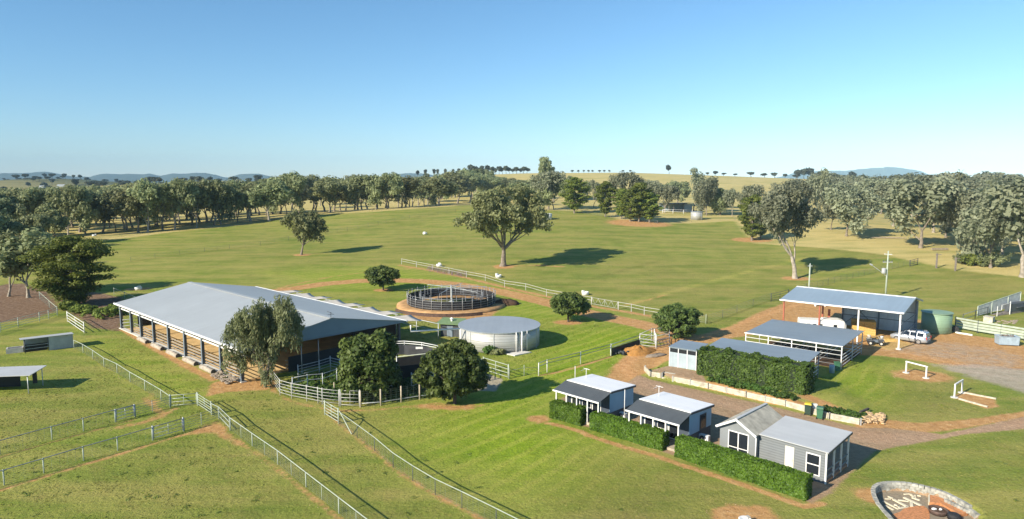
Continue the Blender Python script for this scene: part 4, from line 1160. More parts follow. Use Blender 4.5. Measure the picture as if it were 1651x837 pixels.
for i in range(3):
    p, q = L[i], L[i + 1]; b.bar(p + Vector((0, 0, .9)), q + Vector((0, 0, .9)), .06, 1.7)
b.build('side_panel', M['rubber'], pen)
b = MB(); b.tube([L[0] + Vector((0, 0, 1.85)), L[1] + Vector((0, 0, 1.85)), L[2] + Vector((0, 0, 1.85))], .05, 6); b.build('rail', M['mint'], pen, True)
for p in L: put('post', post_mesh(2.0, .06, M['galv']), pen, p)
# weeds inside the yard
g3 = np.random.default_rng(3)
wc = []
for _ in range(420):
    px, py = g3.uniform(470, 720), g3.uniform(598, 650)
    P = G(px, py)
    if inside(np.array([px]), np.array([py]), [(470, 630), (500, 606), (600, 598), (640, 610), (700, 605), (720, 640), (650, 645), (600, 650), (520, 648)])[0]: wc.append((P.x, P.y, P.z + .12))
lm = leaf_mesh('weeds', wc, np.full(len(wc), .55), 46, .22, 5, LF['weed'], up=.7)
o = put('weeds', lm); o['kind'] = 'stuff'; o['label'] = 'rank green weeds filling the curved stock yard'

# ------------------------------------------------------------------ tanks
def round_tank(label, C, r, h, m='tank', roof='tankroof', name='water_tank', bands=7, seams=10, straps=True):
    o = thing(name, label, 'water tank', C)
    b = MB(); b.lathe([(r, -.1), (r, h)], 64); b.build('wall', M[m], o, True)
    b = MB(); b.lathe([(r + .12, h - .02), (r + .13, h + .08), (r * .5, h + .12), (.05, h + .17)], 64); b.build('roof', M[roof], o, False)
    if straps:
        for k in range(seams):
            a = k / seams * 2 * PI + .2
            s = MB(); s.box(-.05, .05, -.03, .03, 0, h); q = put('seam_strip', s.mesh('seam_strip', M['galv']), o, (math.cos(a) * (r + .02), math.sin(a) * (r + .02), 0)); q.rotation_euler.z = a + PI / 2
    for k in range(1, bands):
        z = h * k / bands; b = MB()
        b.lathe([(r + .002, z - .015), (r + .02, z - .012), (r + .02, z + .012), (r + .002, z + .015)], 64); b.f = b.f[:-2]
        b.build('hoop', M[m], o, True)
    return o
tk = round_tank('big round zinc water tank with flat grey roof below the round yard', Vector((-1.65, 86.9, 0)), 5.2, 2.5)
for a in (-1.15, -1.0, -.85):
    b = MB(); b.tube([(math.cos(a) * 5.32, math.sin(a) * 5.32, 0), (math.cos(a) * 5.32, math.sin(a) * 5.32, 2.6)], .06 if a != -1.0 else .1, 8); b.build('pipe', M['white'], tk, True)
b = MB(); p4 = GG((815, 571.5), (843, 567), (857, 569), (830, 574.5)); b.prism([(p.x, p.y) for p in p4], 0, .12)
tag(b.build('slab', M['pale_conc']), 'pale concrete slab at the foot of the big round tank', 'slab')
for i, (px, py, r, h, k) in enumerate(((789, 570, .8, 1.0, 'weed'), (800, 571.5, .6, .6, 'olive'), (808, 571, .5, .5, 'olive'))):
    ms = round_meshes(340 + i, h, r, .05, 22, .3, .2, 50, LF[k], M['darkbark'], .05, 'tank_shrub')
    plant(G(px, py), h, r * 2, ms, 'shrub', ['round green shrub at the foot of the big tank', 'low olive shrub at the foot of the big tank', 'smallest dry shrub beside the tank slab'][i], 'shrub')
round_tank('mist green ribbed poly water tank beside the machinery shed', Vector((59.5, 94.0, gz(59.5, 94))), 1.85, 2.75, 'greentank', 'greentank', 'poly_tank', 9, 0, False)
P = G(1123, 354); round_tank('upright round white tank by the top fence of the field', P, 9.2 * mpp(P), 12.5 * mpp(P), 'tank', 'tankroof', 'white_tank', 3, 6)
P = G(880, 354); k = mpp(P)
o = thing('low_white_tank', 'low wide white tank with a sloping side under the tall gum', 'water tank', P)
b = MB(); b.lathe([(10 * k, 0), (10 * k, 9 * k)], 24); b.build('wall', M['white'], o, True)
b = MB(); b.lathe([(10.3 * k, 9 * k), (10.3 * k, 9.5 * k), (.1, 10.5 * k)], 24); b.build('roof', M['white'], o)
b = MB(); b.hexa([(-16 * k, -2, 0), (-9 * k, -2, 0), (-9 * k, 2, 0), (-16 * k, 2, 0)], [(-15 * k, -1.5, 1.5 * k), (-9 * k, -2, 6 * k), (-9 * k, 2, 6 * k), (-15 * k, 1.5, 1.5 * k)]); b.build('side_ramp', M['white'], o)
# pump shed
P = G(727, 545); k = mpp(P)
o = thing('pump_shed', 'small dark shed with green roof and white vent beside the big tank', 'shed', P + Vector((0, 1.5, -.3)), R(-15)); o.scale = (.85, .85, .95)
b = MB(); b.box(-1.6, 1.6, -.9, .9, 0, 2.1); b.build('wall', M['dark'], o)
b = MB(); b.hexa([(-2.2, -1.4, 2.15), (2.2, -1.4, 2.15), (2.0, 1.4, 2.6), (-2.0, 1.4, 2.6)], [(-2.2, -1.4, 2.22), (2.2, -1.4, 2.22), (2.0, 1.4, 2.67), (-2.0, 1.4, 2.67)]); b.build('roof', M['greenroof'], o)
b = MB(); b.tube([(0, 0, 2.4), (0, 0, 2.75)], .16, 10); b.lathe([(.3, 2.75), (.3, 2.82), (.05, 2.98)], 12); b.build('vent', M['white'], o)
b = MB(); b.box(-.5, .5, -.93, -.905, .05, 1.9); b.build('door', M['slate'], o)
# ------------------------------------------------------------------ round yard / walker
C = Vector((-10.3, 114.6, 0)); C.z = gz(C.x, C.y)
b = MB(); b.lathe([(9.3, -.2), (9.2, .28), (8.2, .36), (.1, .36)], 48)
tag(b.build('raised_pad', M['dirt'], None, True, C), 'raised bare dirt pad under the round yard', 'earth pad', kind='structure')
b = MB(); b.lathe([(5.2, .372), (.1, .376)], 40)
tag(b.build('grass_disc', mat('walker_grass', (.16, .16, .05), .95, 0, .35, 1.5, .1), None, True, C), 'dry grass floor in the centre of the round yard', 'grass', kind='stuff')
ring = lambda r, n, z=.36: [C + Vector((math.cos(2 * PI * i / n + .1) * r, math.sin(2 * PI * i / n + .1) * r, z)) for i in range(n)]
fence('outer ring of five rails around the horse walker', ring(7.5, 28), 2.1, .045, ((.3, .035), (.68, .035), (1.06, .035), (1.44, .035), (1.85, .045)), mp='steel2', mr='steel', name='yard_ring', closed=True)
fence('inner ring of three rails around the horse walker', ring(5.4, 22), 2.0, .045, ((.6, .035), (1.05, .035), (1.5, .04)), mp='steel', mr='steel', name='yard_ring', closed=True)
b = MB()
for i in range(48):
    a, c = i / 48 * 2 * PI, (i + 1) / 48 * 2 * PI
    b.hexa([(math.cos(t) * r, math.sin(t) * r, .37) for t, r in ((a, 7.3), (c, 7.3), (c, 7.35), (a, 7.35))], [(math.cos(t) * r, math.sin(t) * r, 1.75) for t, r in ((a, 7.3), (c, 7.3), (c, 7.35), (a, 7.35))])
tag(b.build('rubber_lining', M['rubber'], None, False, C), 'black rubber lining inside the outer ring of the horse walker', 'lining')
w = thing('horse_walker', 'steel horse walker with central mast and overhead arms inside the rings', 'horse walker', C + Vector((0, 0, .36)), .3)
b = MB(); b.tube([(0, 0, 0), (0, 0, 3.0)], .16, 10); b.lathe([(.5, 0), (.5, .25)], 14); b.build('mast', M['galv'], w)
for i in range(6):
    a = i * PI / 3
    b = MB(); b.tube([(0, 0, 2.6), (math.cos(a) * 6.2, math.sin(a) * 6.2, 2.5)], .04, 6); b.tube([(0, 0, 3.0), (math.cos(a) * 4, math.sin(a) * 4, 2.54)], .02, 5)
    for t in (5.3, 6.2): b.tube([(math.cos(a) * t, math.sin(a) * t, 2.52), (math.cos(a) * t, math.sin(a) * t, .7)], .02, 5)
    b.build('arm', M['galv'], w)
o = thing('water_trough', 'white rounded trough inside the left of the walker rings', 'trough', C + Vector((-6.5, -1.2, .36)))
b = MB(); b.lathe([(.75, 0), (.85, .7), (.75, .75), (.7, .45), (.05, .42)], 18); b.build('basin', M['white'], o, True)
b = MB(); b.tube([(0, .7, .4), (0, .7, 1.0), (0, .35, 1.0)], .05, 6); b.build('float_pipe', M['white'], o, True)
b = MB()
for i in range(16):
    a = R(215 + i * 5.5); c = R(215 + (i + 1) * 5.5); r0, r1 = 10.3, 10.45
    b.hexa([(math.cos(t) * r, math.sin(t) * r, -.1) for t, r in ((a, r0), (c, r0), (c, r1), (a, r1))], [(math.cos(t) * r, math.sin(t) * r, .45) for t, r in ((a, r0), (c, r0), (c, r1), (a, r1))])
tag(b.build('retaining_edge', M['rust'], None, False, C), 'low curved brown retaining edge below the round yard', 'edging')
b = MB(); b.blob((0, 0, 0), (2.4, 1.5, .9), 6, 16, 8, .08)
tag(b.build('soil_berm', M['darkdirt'], None, True, C + Vector((9.2, .5, 0))), 'dark soil mound against the right of the round yard', 'mound', kind='structure')
# white tubs along the rails and in the field
for i, (px, py, lab) in enumerate(((708, 430, 'white tub beside the left part of the white rail fence'), (803.7, 447.5, 'white tub below the big vase-shaped gum'), (943.6, 475.5, 'white tub above the small dark tree and zigzag gate'), (685, 378, 'white tub alone high on the green field'), (223, 467.5, 'white tub above the far end of the arena roof'), (152, 381, 'white tub in the dry grass by the left tree belt'))):
    P = G(px, py); k = max(1, mpp(P) / .13)
    o = thing('water_tub', lab, 'trough', P, i)
    b = MB(); b.lathe([(.62, 0), (.66, .55), (.58, .62), (.54, .5), (.05, .48)], 16); b.build('basin', M['white'], o, True)
    b = MB(); b.box(-.28, .28, .28, .62, .5, .85); b.build('float_cover', M['white'], o)
P = G(1201, 844); o = thing('water_tub', 'white tub cut by the bottom edge on a red dirt patch', 'trough', P, .4)
b = MB(); b.lathe([(.36, 0), (.40, .30), (.35, .34), (.28, .3), (.05, .27)], 24); b.build('basin', M['white'], o, True)
b = MB(); b.box(.12, .34, -.1, .14, .28, .42); b.build('float_cover', M['conc'], o)
g3 = random.Random(2)
b = MB()
for i in range(260):
    t = g3.random(); p = G(690 + t * 62 + g3.uniform(-3, 3), 434 + t * 10 + g3.uniform(-3, 4)); b.bar(p, p + Vector((g3.uniform(-.15, .15), g3.uniform(-.15, .15), g3.uniform(.3, .8))), .04)
o = b.build('dry_stalks', M['purple']); o['kind'] = 'stuff'; o['label'] = 'purplish dry stalks along the white rail fence'

# ------------------------------------------------------------------ small sheds left
A, ang, Ln = frame(G(40.7, 570), G(118.8, 560))
o = thing('field_shed', 'small grey field shed, half walled and half open, by the mesh fence', 'shed', A, ang)
b = MB(); h = 1.75
b.hexa([(-.4, -.25, h), (Ln + .1, -.25, h), (Ln + .1, 2.3, h - .25), (-.4, 2.3, h - .25)], [(-.4, -.25, h + .05), (Ln + .1, -.25, h + .05), (Ln + .1, 2.3, h - .2), (-.4, 2.3, h - .2)]); b.build('roof', M['roof_light'], o)
b = MB(); b.box(Ln * .48, Ln, 0, .05, 0, h - .02); b.box(Ln - .05, Ln, .05, 2.2, 0, h - .25); b.box(0, Ln, 2.2, 2.25, 0, h - .27); b.build('wall', M['shedwall'], o)
b = MB(); b.box(.05, Ln * .47, .6, .65, 0, .95); b.build('inner_wall', M['rubber'], o)
for z in (.5, .9): 
    b = MB(); b.tube([(0, 0, z), (Ln * .48, 0, z)], .03, 6); b.build('rail', M['galv'], o)
for x in (0, Ln * .48): put('post', post_mesh(h, .05, M['dark']), o, (x, .02, 0))
A, ang, Ln = frame(G(10, 571), G(38, 568)); b = MB(); b.box(0, Ln, 0, 1.1, 0, .5)
q = thing('stock_trough', 'low concrete trough left of the small field shed', 'trough', A, ang); 
b = MB()
for x0, x1, y0, y1 in ((0, Ln, 0, .15), (0, Ln, 1.0, 1.15), (0, .15, .15, 1.0), (Ln - .15, Ln, .15, 1.0)): b.box(x0, x1, y0, y1, 0, .6)
b.build('basin', M['conc'], q); b = MB(); b.box(.15, Ln - .15, .15, 1.0, .02, .45); b.build('water', M['glass'], q)
A = U(48, 602, 2.1); B = U(34.5, 587.5, 2.25)
o = thing('field_shelter', 'pale roofed open field shelter cut by the left edge', 'shelter', (A.x, A.y, 0), R(8))
Bl = local(Vector((B.x, B.y, 0)), Vector((A.x, A.y, 0)), R(8)); dy = max(2.0, Bl.y)
b = MB(); b.hexa([(-9, 0, 1.85), (0, 0, 1.85), (0, dy, 2.0), (-9, dy, 2.0)], [(-9, 0, 1.91), (0, 0, 1.91), (0, dy, 2.06), (-9, dy, 2.06)]); b.build('roof', M['roof_light'], o)
for x, y in ((-.35, .2), (-.35, dy - .3), (-4.5, .2), (-8.6, .2), (-8.6, dy - .3)): put('post', post_mesh(1.86, .05, M['galv']), o, (x, y, 0))
b = MB(); b.box(-8.5, -2.5, dy - .25, dy - .2, 0, 1.9); b.box(-1.25, -.9, dy - .4, dy - .2, .3, 1.7); b.build('back_wall', M['rubber'], o)
# sheds far away
for px, py, w, lab in ((68, 303.5, 7, 'tiny white-roofed farm shed left of another on the distant left plain'), (99, 302.5, 11, 'longer white-roofed farm shed on the distant left plain')):
    x, y, k = ray(px, py); t = 900 / y; P = Vector((x * t, 900, gz(x * t, 900) + 1)); s = mpp(P)
    o = thing('farm_shed', lab, 'shed', P, .2)
    b = MB(); b.box(-w * s / 2, w * s / 2, -3, 3, -2, 2.4); b.build('wall', M['shedwall'], o)
    b = MB(); b.poly((-w * s / 2, -3.2, 2.4), (w * s / 2, -3.2, 2.4), (w * s / 2, 0, 4.2), (-w * s / 2, 0, 4.2)); b.poly((w * s / 2, 3.2, 2.4), (-w * s / 2, 3.2, 2.4), (-w * s / 2, 0, 4.2), (w * s / 2, 0, 4.2)); b.build('roof', M['shedwall'], o)
A = G(1074, 343); B = G(1120, 343); A, ang, Ln = frame(A, B); k = mpp(A)
o = thing('stock_shed', 'dark low stock shed with blue-grey end behind thin gums', 'shed', A + Vector((0, 4, 0)), ang)
b = MB(); b.box(0, Ln, 3.8, 4, 0, 14 * k); b.box(Ln * .72, Ln, 0, .1, 0, 13 * k); b.build('wall', M['blue'], o)
b = MB(); b.box(-.4, Ln + .4, -.6, 4.4, 14 * k, 14.6 * k); b.build('roof', M['dark'], o)
for i in range(5): put('post', post_mesh(14 * k, .1, M['old']), o, (Ln * .7 * i / 4, 0, 0))
fence('white rails in front of the small stock shed', GG((1068, 344), (1085, 344.5), (1102, 345), (1116, 345)), 1.6, .08, ((.8, .06), (1.5, .06)), mp='white', mr='white')
# ------------------------------------------------------------------ cabins
A45 = R(-45)
def cabin(label, rr_px, LN, WD, VD, zr, zf, zv, extra):
    P = U(rr_px[0], rr_px[1], zr)
    o = thing('cabin', label, 'cabin', (P.x, P.y, gz(P.x, P.y)), A45)
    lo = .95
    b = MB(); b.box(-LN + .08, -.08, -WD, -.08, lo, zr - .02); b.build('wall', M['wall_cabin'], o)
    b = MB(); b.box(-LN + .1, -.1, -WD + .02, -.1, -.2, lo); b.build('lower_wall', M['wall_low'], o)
    t = .06
    b = MB(); b.hexa([(-LN, -WD - .05, zf), (.06, -WD - .05, zf), (.06, .06, zr), (-LN, .06, zr)], [(-LN, -WD - .05, zf + t), (.06, -WD - .05, zf + t), (.06, .06, zr + t), (-LN, .06, zr + t)]); b.build('roof', M['roof_white'], o)
    b = MB(); b.hexa([(-LN - .12, -WD - VD, zv), (.1, -WD - VD, zv), (.1, -WD - .02, zf - .06), (-LN - .12, -WD - .02, zf - .06)], [(-LN - .12, -WD - VD, zv + .05), (.1, -WD - VD, zv + .05), (.1, -WD - .02, zf - .01), (-LN - .12, -WD - .02, zf - .01)]); b.build('verandah_roof', M['roof_char'], o)
    b = MB(); b.box(-LN - .14, .12, -WD - VD - .09, -WD - VD - .002, zv - .06, zv + .06); b.build('gutter', M['white'], o)
    b = MB(); b.bar((.085, .06, zr - .05), (.085, -WD, zf - .05), .05, .16); b.build('barge_board', M['dark'], o)
    b = MB(); b.box(-LN, .0, -WD - VD + .1, -WD - .01, .02, .22); b.build('deck', M['timber'], o)
    for i in range(5):
        x = -LN + .1 + (LN - .2) * i / 4
        q = MB(); q.box(-.05, .05, -.05, .05, .22, zv - .03); q.build('post', M['white'], o, False, (x, -WD - VD + .18, 0))
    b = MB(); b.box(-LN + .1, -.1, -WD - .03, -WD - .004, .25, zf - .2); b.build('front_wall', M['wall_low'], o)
    for x in (-LN * .30, -LN * .78):
        f = MB(); f.box(x - .5, x + .5, -WD - .06, -WD - .035, .28, 2.2); fo = f.build('door', M['white'], o)
        f = MB(); f.box(x - .4, x + .4, -WD - .075, -WD - .062, .4, 2.1); f.build('pane', M['glass'], fo)
    f = MB(); f.box(-LN * .62, -LN * .42, -WD - .07, -WD - .04, .9, 2.0); fo = f.build('window', M['white'], o)
    f = MB(); f.box(-LN * .61, -LN * .43, -WD - .085, -WD - .072, .97, 1.93); f.build('pane', M['glass'], fo)
    b = MB()
    for z in (.75, 1.15): b.bar((-LN * .72, -WD - VD + .18, z), (-LN * .3, -WD - VD + .18, z), .05, .1)
    b.box(-LN * .6, -LN * .42, -WD - VD + .24, -WD - VD + .28, .3, 1.1); b.build('balustrade', M['orangewood'], o)
    b = MB(); b.box(-.12, -.02, -WD - VD + .2, -WD - .1, .25, 1.1); b.build('side_screen', M['wall_plain'], o)
    if extra:
        f = MB(); f.box(-.075, -.04, -WD * .55, -WD * .27, .95, 2.25); fo = f.build('side_door', M['dark'], o)
        f = MB(); f.box(-.045, -.022, -WD * .52, -WD * .30, 1.1, 2.15); f.build('pane', M['glass'], fo)
    b = MB(); b.tube([(-LN + .5, -WD * .4, zr), (-LN + .5, -WD * .4, zr + 1.0)], .025, 6); b.bar((-LN + .2, -WD * .4, zr + .95), (-LN + .9, -WD * .4, zr + .95), .03); b.bar((-LN + .3, -WD * .55, zr + .85), (-LN + .3, -WD * .25, zr + .85), .02); b.build('aerial', M['white'], o)
    return o
c1 = cabin('white-roofed cabin with charcoal verandah, farther of two alike, behind the short hedge', (1023.5, 621.7), 4.95, 3.6, 1.75, 2.65, 2.85, 2.3, False)
c2 = cabin('white-roofed cabin with charcoal verandah and dark side door, nearer of two alike', (1149.7, 653), 4.8, 3.55, 1.75, 2.65, 2.85, 2.3, True)
def aircon(label, px, py, rz):
    o = thing('air_conditioner', label, 'air conditioner', G(px, py), rz)
    b = MB(); b.box(-.42, .42, -.17, .17, .06, .68); b.build('case', M['white'], o)
    b = MB(); b.tube([(-.1, -.172, .37), (-.1, -.19, .37)], .25, 18); b.build('fan_grille', M['dark'], o)
    b = MB(); b.box(-.34, -.28, -.15, .15, 0, .06); b.box(.28, .34, -.15, .15, 0, .06); b.build('feet', M['dark'], o)
aircon('white air conditioner box beside the nearer white-roofed cabin', 1135.5, 714, A45)
aircon('white air conditioner box between the two white-roofed cabins', 1004, 677, A45)
for px, py, lab in ((927, 612, 'white pole standing at the left of the farther white-roofed cabin'), (1006.5, 668, 'white pole between the two white-roofed cabins')):
    b = MB(); b.tube([(0, 0, -.2), (0, 0, 2.9 if px > 1000 else 2.2)], .03, 8); b.lathe([(.09, -.1), (.09, .04)], 10)
    tag(b.build('pipe_post', M['white'], None, True, G(px, py + 12)), lab, 'pole')
# cabin 3
O3 = G(1331.8, 781)
o = thing('grey_cabin', 'grey weatherboard cabin with lichened gable and light grey lean-to roof', 'cabin', O3, A45)
LX, GXl = -4.95, -7.95; BD = 4.2
b = MB(); b.box(LX, -1.9, 0, BD, .0, 2.3); b.build('wall', M['wall_grey'], o)
b = MB(); b.box(-1.9, -.06, .0, .07, .0, 2.3); b.build('front_wall', M['wall_grey'], o)
b = MB(); b.box(GXl + .05, LX - .004, -.35, BD, 0, 2.32); b.build('gable_wall', M['wall_plain'], o)
b = MB(); b.prism([(GXl + .05, 2.322), ((LX + GXl) / 2, 3.12), (LX - .004, 2.322)], 0, .1)
q = b.build('gable_end', M['wall_plain'], o); q.rotation_euler = (R(90), 0, 0); q.location = (0, -.25, 0)
mx = (LX + GXl) / 2
b = MB()
for s, x0 in ((1, GXl - .12), (-1, LX + .1)):
    lo = [(x0, -.7, 2.3), (mx, -.7, 3.2), (mx, BD + .2, 3.2), (x0, BD + .2, 2.3)]
    if s < 0: lo = lo[::-1]
    b.hexa(lo, [(p[0], p[1], p[2] + .06) for p in lo])
b.build('gable_roof', M['roof_old'], o)
b = MB(); b.bar((mx, -.72, 3.275), (mx, BD + .22, 3.275), .22, .04); b.build('ridge_cap', M['roof_light'], o)
b = MB(); b.bar((GXl - .12, -.73, 2.29), (mx, -.73, 3.19), .05, .16); b.bar((LX + .1, -.73, 2.29), (mx, -.73, 3.19), .05, .16); b.build('barge_board', M['white'], o)
b = MB(); b.hexa([(LX + .12, -.25, 2.34), (.15, -.25, 2.34), (.15, BD + .1, 2.62), (LX + .12, BD + .1, 2.62)], [(LX + .12, -.25, 2.40), (.15, -.25, 2.40), (.15, BD + .1, 2.68), (LX + .12, BD + .1, 2.68)]); b.build('lean_to_roof', M['roof_light'], o)
b = MB(); b.bar((.17, -.25, 2.32), (.17, BD + .1, 2.60), .04, .14); b.build('roof_edge', M['dark'], o)
for xx, yy in ((-.06, .0), (-.06, 1.4), (-.06, 2.8), (-.06, BD)):
    q = MB(); q.box(-.055, .055, -.055, .055, -.1, 2.32 + .067 * yy); q.build('post', M['white'], o, False, (xx, yy + .02, 0))
for z in (.45, .95):
    b = MB(); b.bar((-.06, .1, z), (-.06, BD, z), .05, .08); b.build('rail', M['wall_plain'], o)
b = MB(); b.box(-1.88, -.02, .08, BD, .02, .2); b.build('deck', M['orangewood'], o)
b = MB(); b.tube([(LX - .02, -.42, 0), (LX - .02, -.42, 2.3)], .045, 8); b.build('downpipe', M['white'], o, True)
f = MB(); f.box(-2.95, -2.3, -.03, -.004, .1, 2.0); fo = f.build('door', M['cream'], o)
f = MB(); f.box(-2.42, -2.36, -.06, -.03, 1.0, 1.08); f.build('handle', M['chrome'], fo)
f = MB(); f.box(-1.45, -.45, -.035, -.004, .42, 1.95); fo = f.build('window', M['white'], o)
f = MB(); f.box(-1.37, -.53, -.05, -.037, 1.22, 1.87); f.box(-1.37, -.53, -.05, -.037, .5, 1.14); f.build('pane', M['glass'], fo)
f = MB(); f.box(-7.2, -5.55, -.39, -.354, .1, 2.15); fo = f.build('sliding_door', M['white'], o)
f = MB()
for x0, x1 in ((-7.12, -6.42), (-6.33, -5.63)):
    f.box(x0, x1, -.405, -.392, .95, 2.08); f.box(x0, x1, -.405, -.392, .18, .88)
f.build('pane', M['glass'], fo)
tb_ = thing('deck_table', 'pale table on the open end deck of the grey cabin', 'table', o.matrix_basis @ Vector((-.95, .9, .2)), A45)
b = MB(); b.box(-.35, .35, -.5, .5, .68, .74); b.build('table_top', M['white'], tb_)
for sx in (-.3, .3):
    for sy in (-.42, .42): q = MB(); q.box(-.03, .03, -.03, .03, 0, .68); q.build('leg', M['white'], tb_, False, (sx, sy, 0))
# ------------------------------------------------------------------ hedges
def hedge(label, A, B, w, h, seed, lm='hedge', leaf=.13, dens=480, bulge=.03, name='hedge', back=1):
    d = B - A; L = Vector((d.x, d.y, 0)).length; a = math.atan2(d.y, d.x)
    o = thing(name, label, 'hedge', A, a)
    g = np.random.default_rng(seed)
    n = int(dens * (L * h * 2 + L * w + w * h * 2))
    face = g.choice(5, n, p=np.array([L * h, L * h, L * w, w * h, w * h]) / (2 * L * h + L * w + 2 * w * h))
    u, v, e = g.random(n), g.random(n), np.abs(g.normal(size=n)) * bulge
    lump = bulge * 1.2 * (np.sin(u * L * 2.3 + seed) + np.sin(v * 5 + u * L * 4.1))
    x = u * L; y = v * w; z = g.random(n) * h
    nr = np.zeros((n, 3))
    for k in range(5):
        q = face == k
        if k == 0: y[q] = 0 + e[q] - lump[q]; nr[q] = (0, -1, 0)
        if k == 1: y[q] = w - e[q] + lump[q]; nr[q] = (0, 1, 0)
        if k == 2: z[q] = h - e[q] + lump[q]; nr[q] = (0, 0, 1)
        if k == 3: x[q] = e[q] - lump[q]; nr[q] = (-1, 0, 0)
        if k == 4: x[q] = L - e[q] + lump[q]; nr[q] = (1, 0, 0)
    Cc = np.stack([x, y, z], 1)
    nn = nr * .9 + g.normal(size=(n, 3)) * .5 + np.array([0, 0, .2]); nn /= np.linalg.norm(nn, axis=1)[:, None]
    t = g.normal(size=(n, 3)); t -= nn * (t * nn).sum(1)[:, None]; t /= np.linalg.norm(t, axis=1)[:, None]
    bb = np.cross(nn, t); s = leaf * (.6 + .8 * g.random(n))[:, None]
    V = np.stack([Cc - t * s * .65, Cc - bb * s * .42, Cc + t * s * .65, Cc + bb * s * .42], 1).reshape(-1, 3)
    me = D.meshes.new('foliage')
    me.vertices.add(4 * n); me.vertices.foreach_set('co', V.astype(np.float32).ravel())
    me.loops.add(4 * n); me.loops.foreach_set('vertex_index', np.arange(4 * n))
    me.polygons.add(n); me.polygons.foreach_set('loop_start', np.arange(0, 4 * n, 4)); me.polygons.foreach_set('loop_total', np.full(n, 4))
    me.update(calc_edges=True)
    cl = .5 + .5 * np.sin(x * 3.1 + seed) * np.sin(y * 4 + z * 3.7)
    a_ = me.attributes.new('tint', 'FLOAT', 'FACE'); a_.data.foreach_set('value', np.clip(.35 * cl + .65 * g.random(n), 0, 1).astype(np.float32))
    me.materials.append(LF[lm]); put('foliage', me, o)
    b = MB(); b.box(.1, L - .1, .1, w - .1, 0, h - .1); b.build('inner_twigs', M['twigs'], o)
    return o
hedge('shortest clipped hedge in front of the farther white-roofed cabin', G(886.5, 674), G(936, 687.5), 1.1, 1.45, 1)
hedge('middle clipped hedge in front of the nearer white-roofed cabin', G(951, 693), G(1067.5, 728), 1.0, 1.42, 2)
hedge('longest clipped hedge in front of the grey weatherboard cabin', G(1088, 737), G(1297.6, 808), 1.0, 1.55, 3)
# big hedge: tall and lumpy
A, B = G(1126, 604), G(1298, 637)
d = (B - A); L = d.length; a = math.atan2(d.y, d.x)
hedge('tall bulky dark green hedge screening the lower stable', A, B, 2.3, 2.65, 8, 'dkhedge', .19, 300, .13, 'tall_hedge')
# low planting along the wall
for i, (px, py, n_, w_) in enumerate(((1160, 616, 10, .9), (1195, 625, 12, .9), (1228, 632, 10, .8), (1262, 641, 12, .9), (1335, 664, 8, .8), (1362, 671, 12, 1.1), (1378, 675, 10, 1.0), (1176, 620, 10, .8), (1212, 628, 10, .9), (1245, 637, 10, .8))):
    P = G(px, py); g3 = random.Random(i)
    c = [(g3.gauss(0, w_ * .5), g3.gauss(0, w_ * .28), .15 + g3.random() * .25) for _ in range(n_ * 2)]
    o = put('ground_cover', leaf_mesh('ground_cover', c, np.full(len(c), .3), 40, .16, i, LF['weed'], up=.7), None, P, R(-20))
    tag(o, 'low green plant spilling along the top of the sleeper retaining wall', 'plant', 'plants along the retaining wall')
# ------------------------------------------------------------------ retaining wall
rw = thing('retaining_wall', 'long pale sleeper retaining wall stepping along the gravel courtyard', 'wall', (0, 0, 0))
def wseg(p, q):
    d = (q - p); n = Vector((d.y, -d.x, 0)).normalized()
    if n.y > 0: n = -n
    for k in range(3):
        z0 = .01 + k * .185
        b = MB(); o_ = n * (.08 + .004 * (k % 2))
        pp, qq = p + o_ + d * .004, q + o_ - d * .004
        b.bar(pp + Vector((0, 0, z0 + .088)), qq + Vector((0, 0, z0 + .088)), .11, .172); b.build('sleeper', M['sleeper'], rw)
for p, q in zip(WALL, WALL[1:]):
    if abs(p.x - WALL[2].x) < .01: continue
    n = max(1, round((q - p).length / 2.2))
    for i in range(n): wseg(p.lerp(q, i / n), p.lerp(q, (i + 1) / n))
    for i in range(n + 1):
        c = p.lerp(q, i / n); put('post', post_mesh(.62, .045, M['galv'], True), rw, c + Vector((0, -.19, 0)))
st = thing('garden_steps', 'pale sleeper steps cut into the retaining wall', 'steps', WALL[2].lerp(WALL[3], .5), R(-32))
for k in range(3):
    b = MB(); b.box(-.55, .6, .05 + k * .34, .38 + k * .34, -.05, .17 * (k + 1)); b.build('tread', M['sleeper'], st)
b = MB(); b.box(-.75, -.6, .05, 1.1, -.05, .55); b.build('cheek', M['old'], st)
# bins
def bin_(label, px, py, body, lid, rz):
    o = thing('wheelie_bin', label, 'bin', G(px, py), rz)
    b = MB(); b.hexa([(-.21, -.24, .06), (.21, -.24, .06), (.21, .22, .06), (-.21, .22, .06)], [(-.28, -.34, 1.0), (.28, -.34, 1.0), (.28, .34, 1.0), (-.28, .34, 1.0)]); b.build('body', M[body], o)
    b = MB(); b.hexa([(-.31, -.38, 1.003), (.31, -.38, 1.003), (.31, .37, 1.003), (-.31, .37, 1.003)], [(-.25, -.28, 1.09), (.25, -.28, 1.09), (.25, .34, 1.12), (-.25, .34, 1.12)]); b.build('lid', M[lid], o)
    b = MB(); b.tube([(-.25, .41, .96), (.25, .41, .96)], .02, 6); b.build('handle', M[body], o)
    for x in (-.25, .25):
        b = MB(); b.tube([(x - .03, .24, .1), (x + .03, .24, .1)], .1, 12); b.build('wheel', M['rubber'], o)
bin_('dark wheelie bin with bright yellow lid by the retaining wall', 1302.5, 668.5, 'bingreen', 'yellow', R(150))
bin_('green wheelie bin beside the yellow-lidded one', 1321.5, 675, 'bingreen2', 'bingreen2', R(150))
b = MB(); b.box(-.2, .2, -.15, .15, 0, .85)
tag(b.build('gas_bottle_cover', M['white'], None, False, G(1313, 666)), 'white upright box between the two wheelie bins', 'box')
g3 = random.Random(12); b = MB()
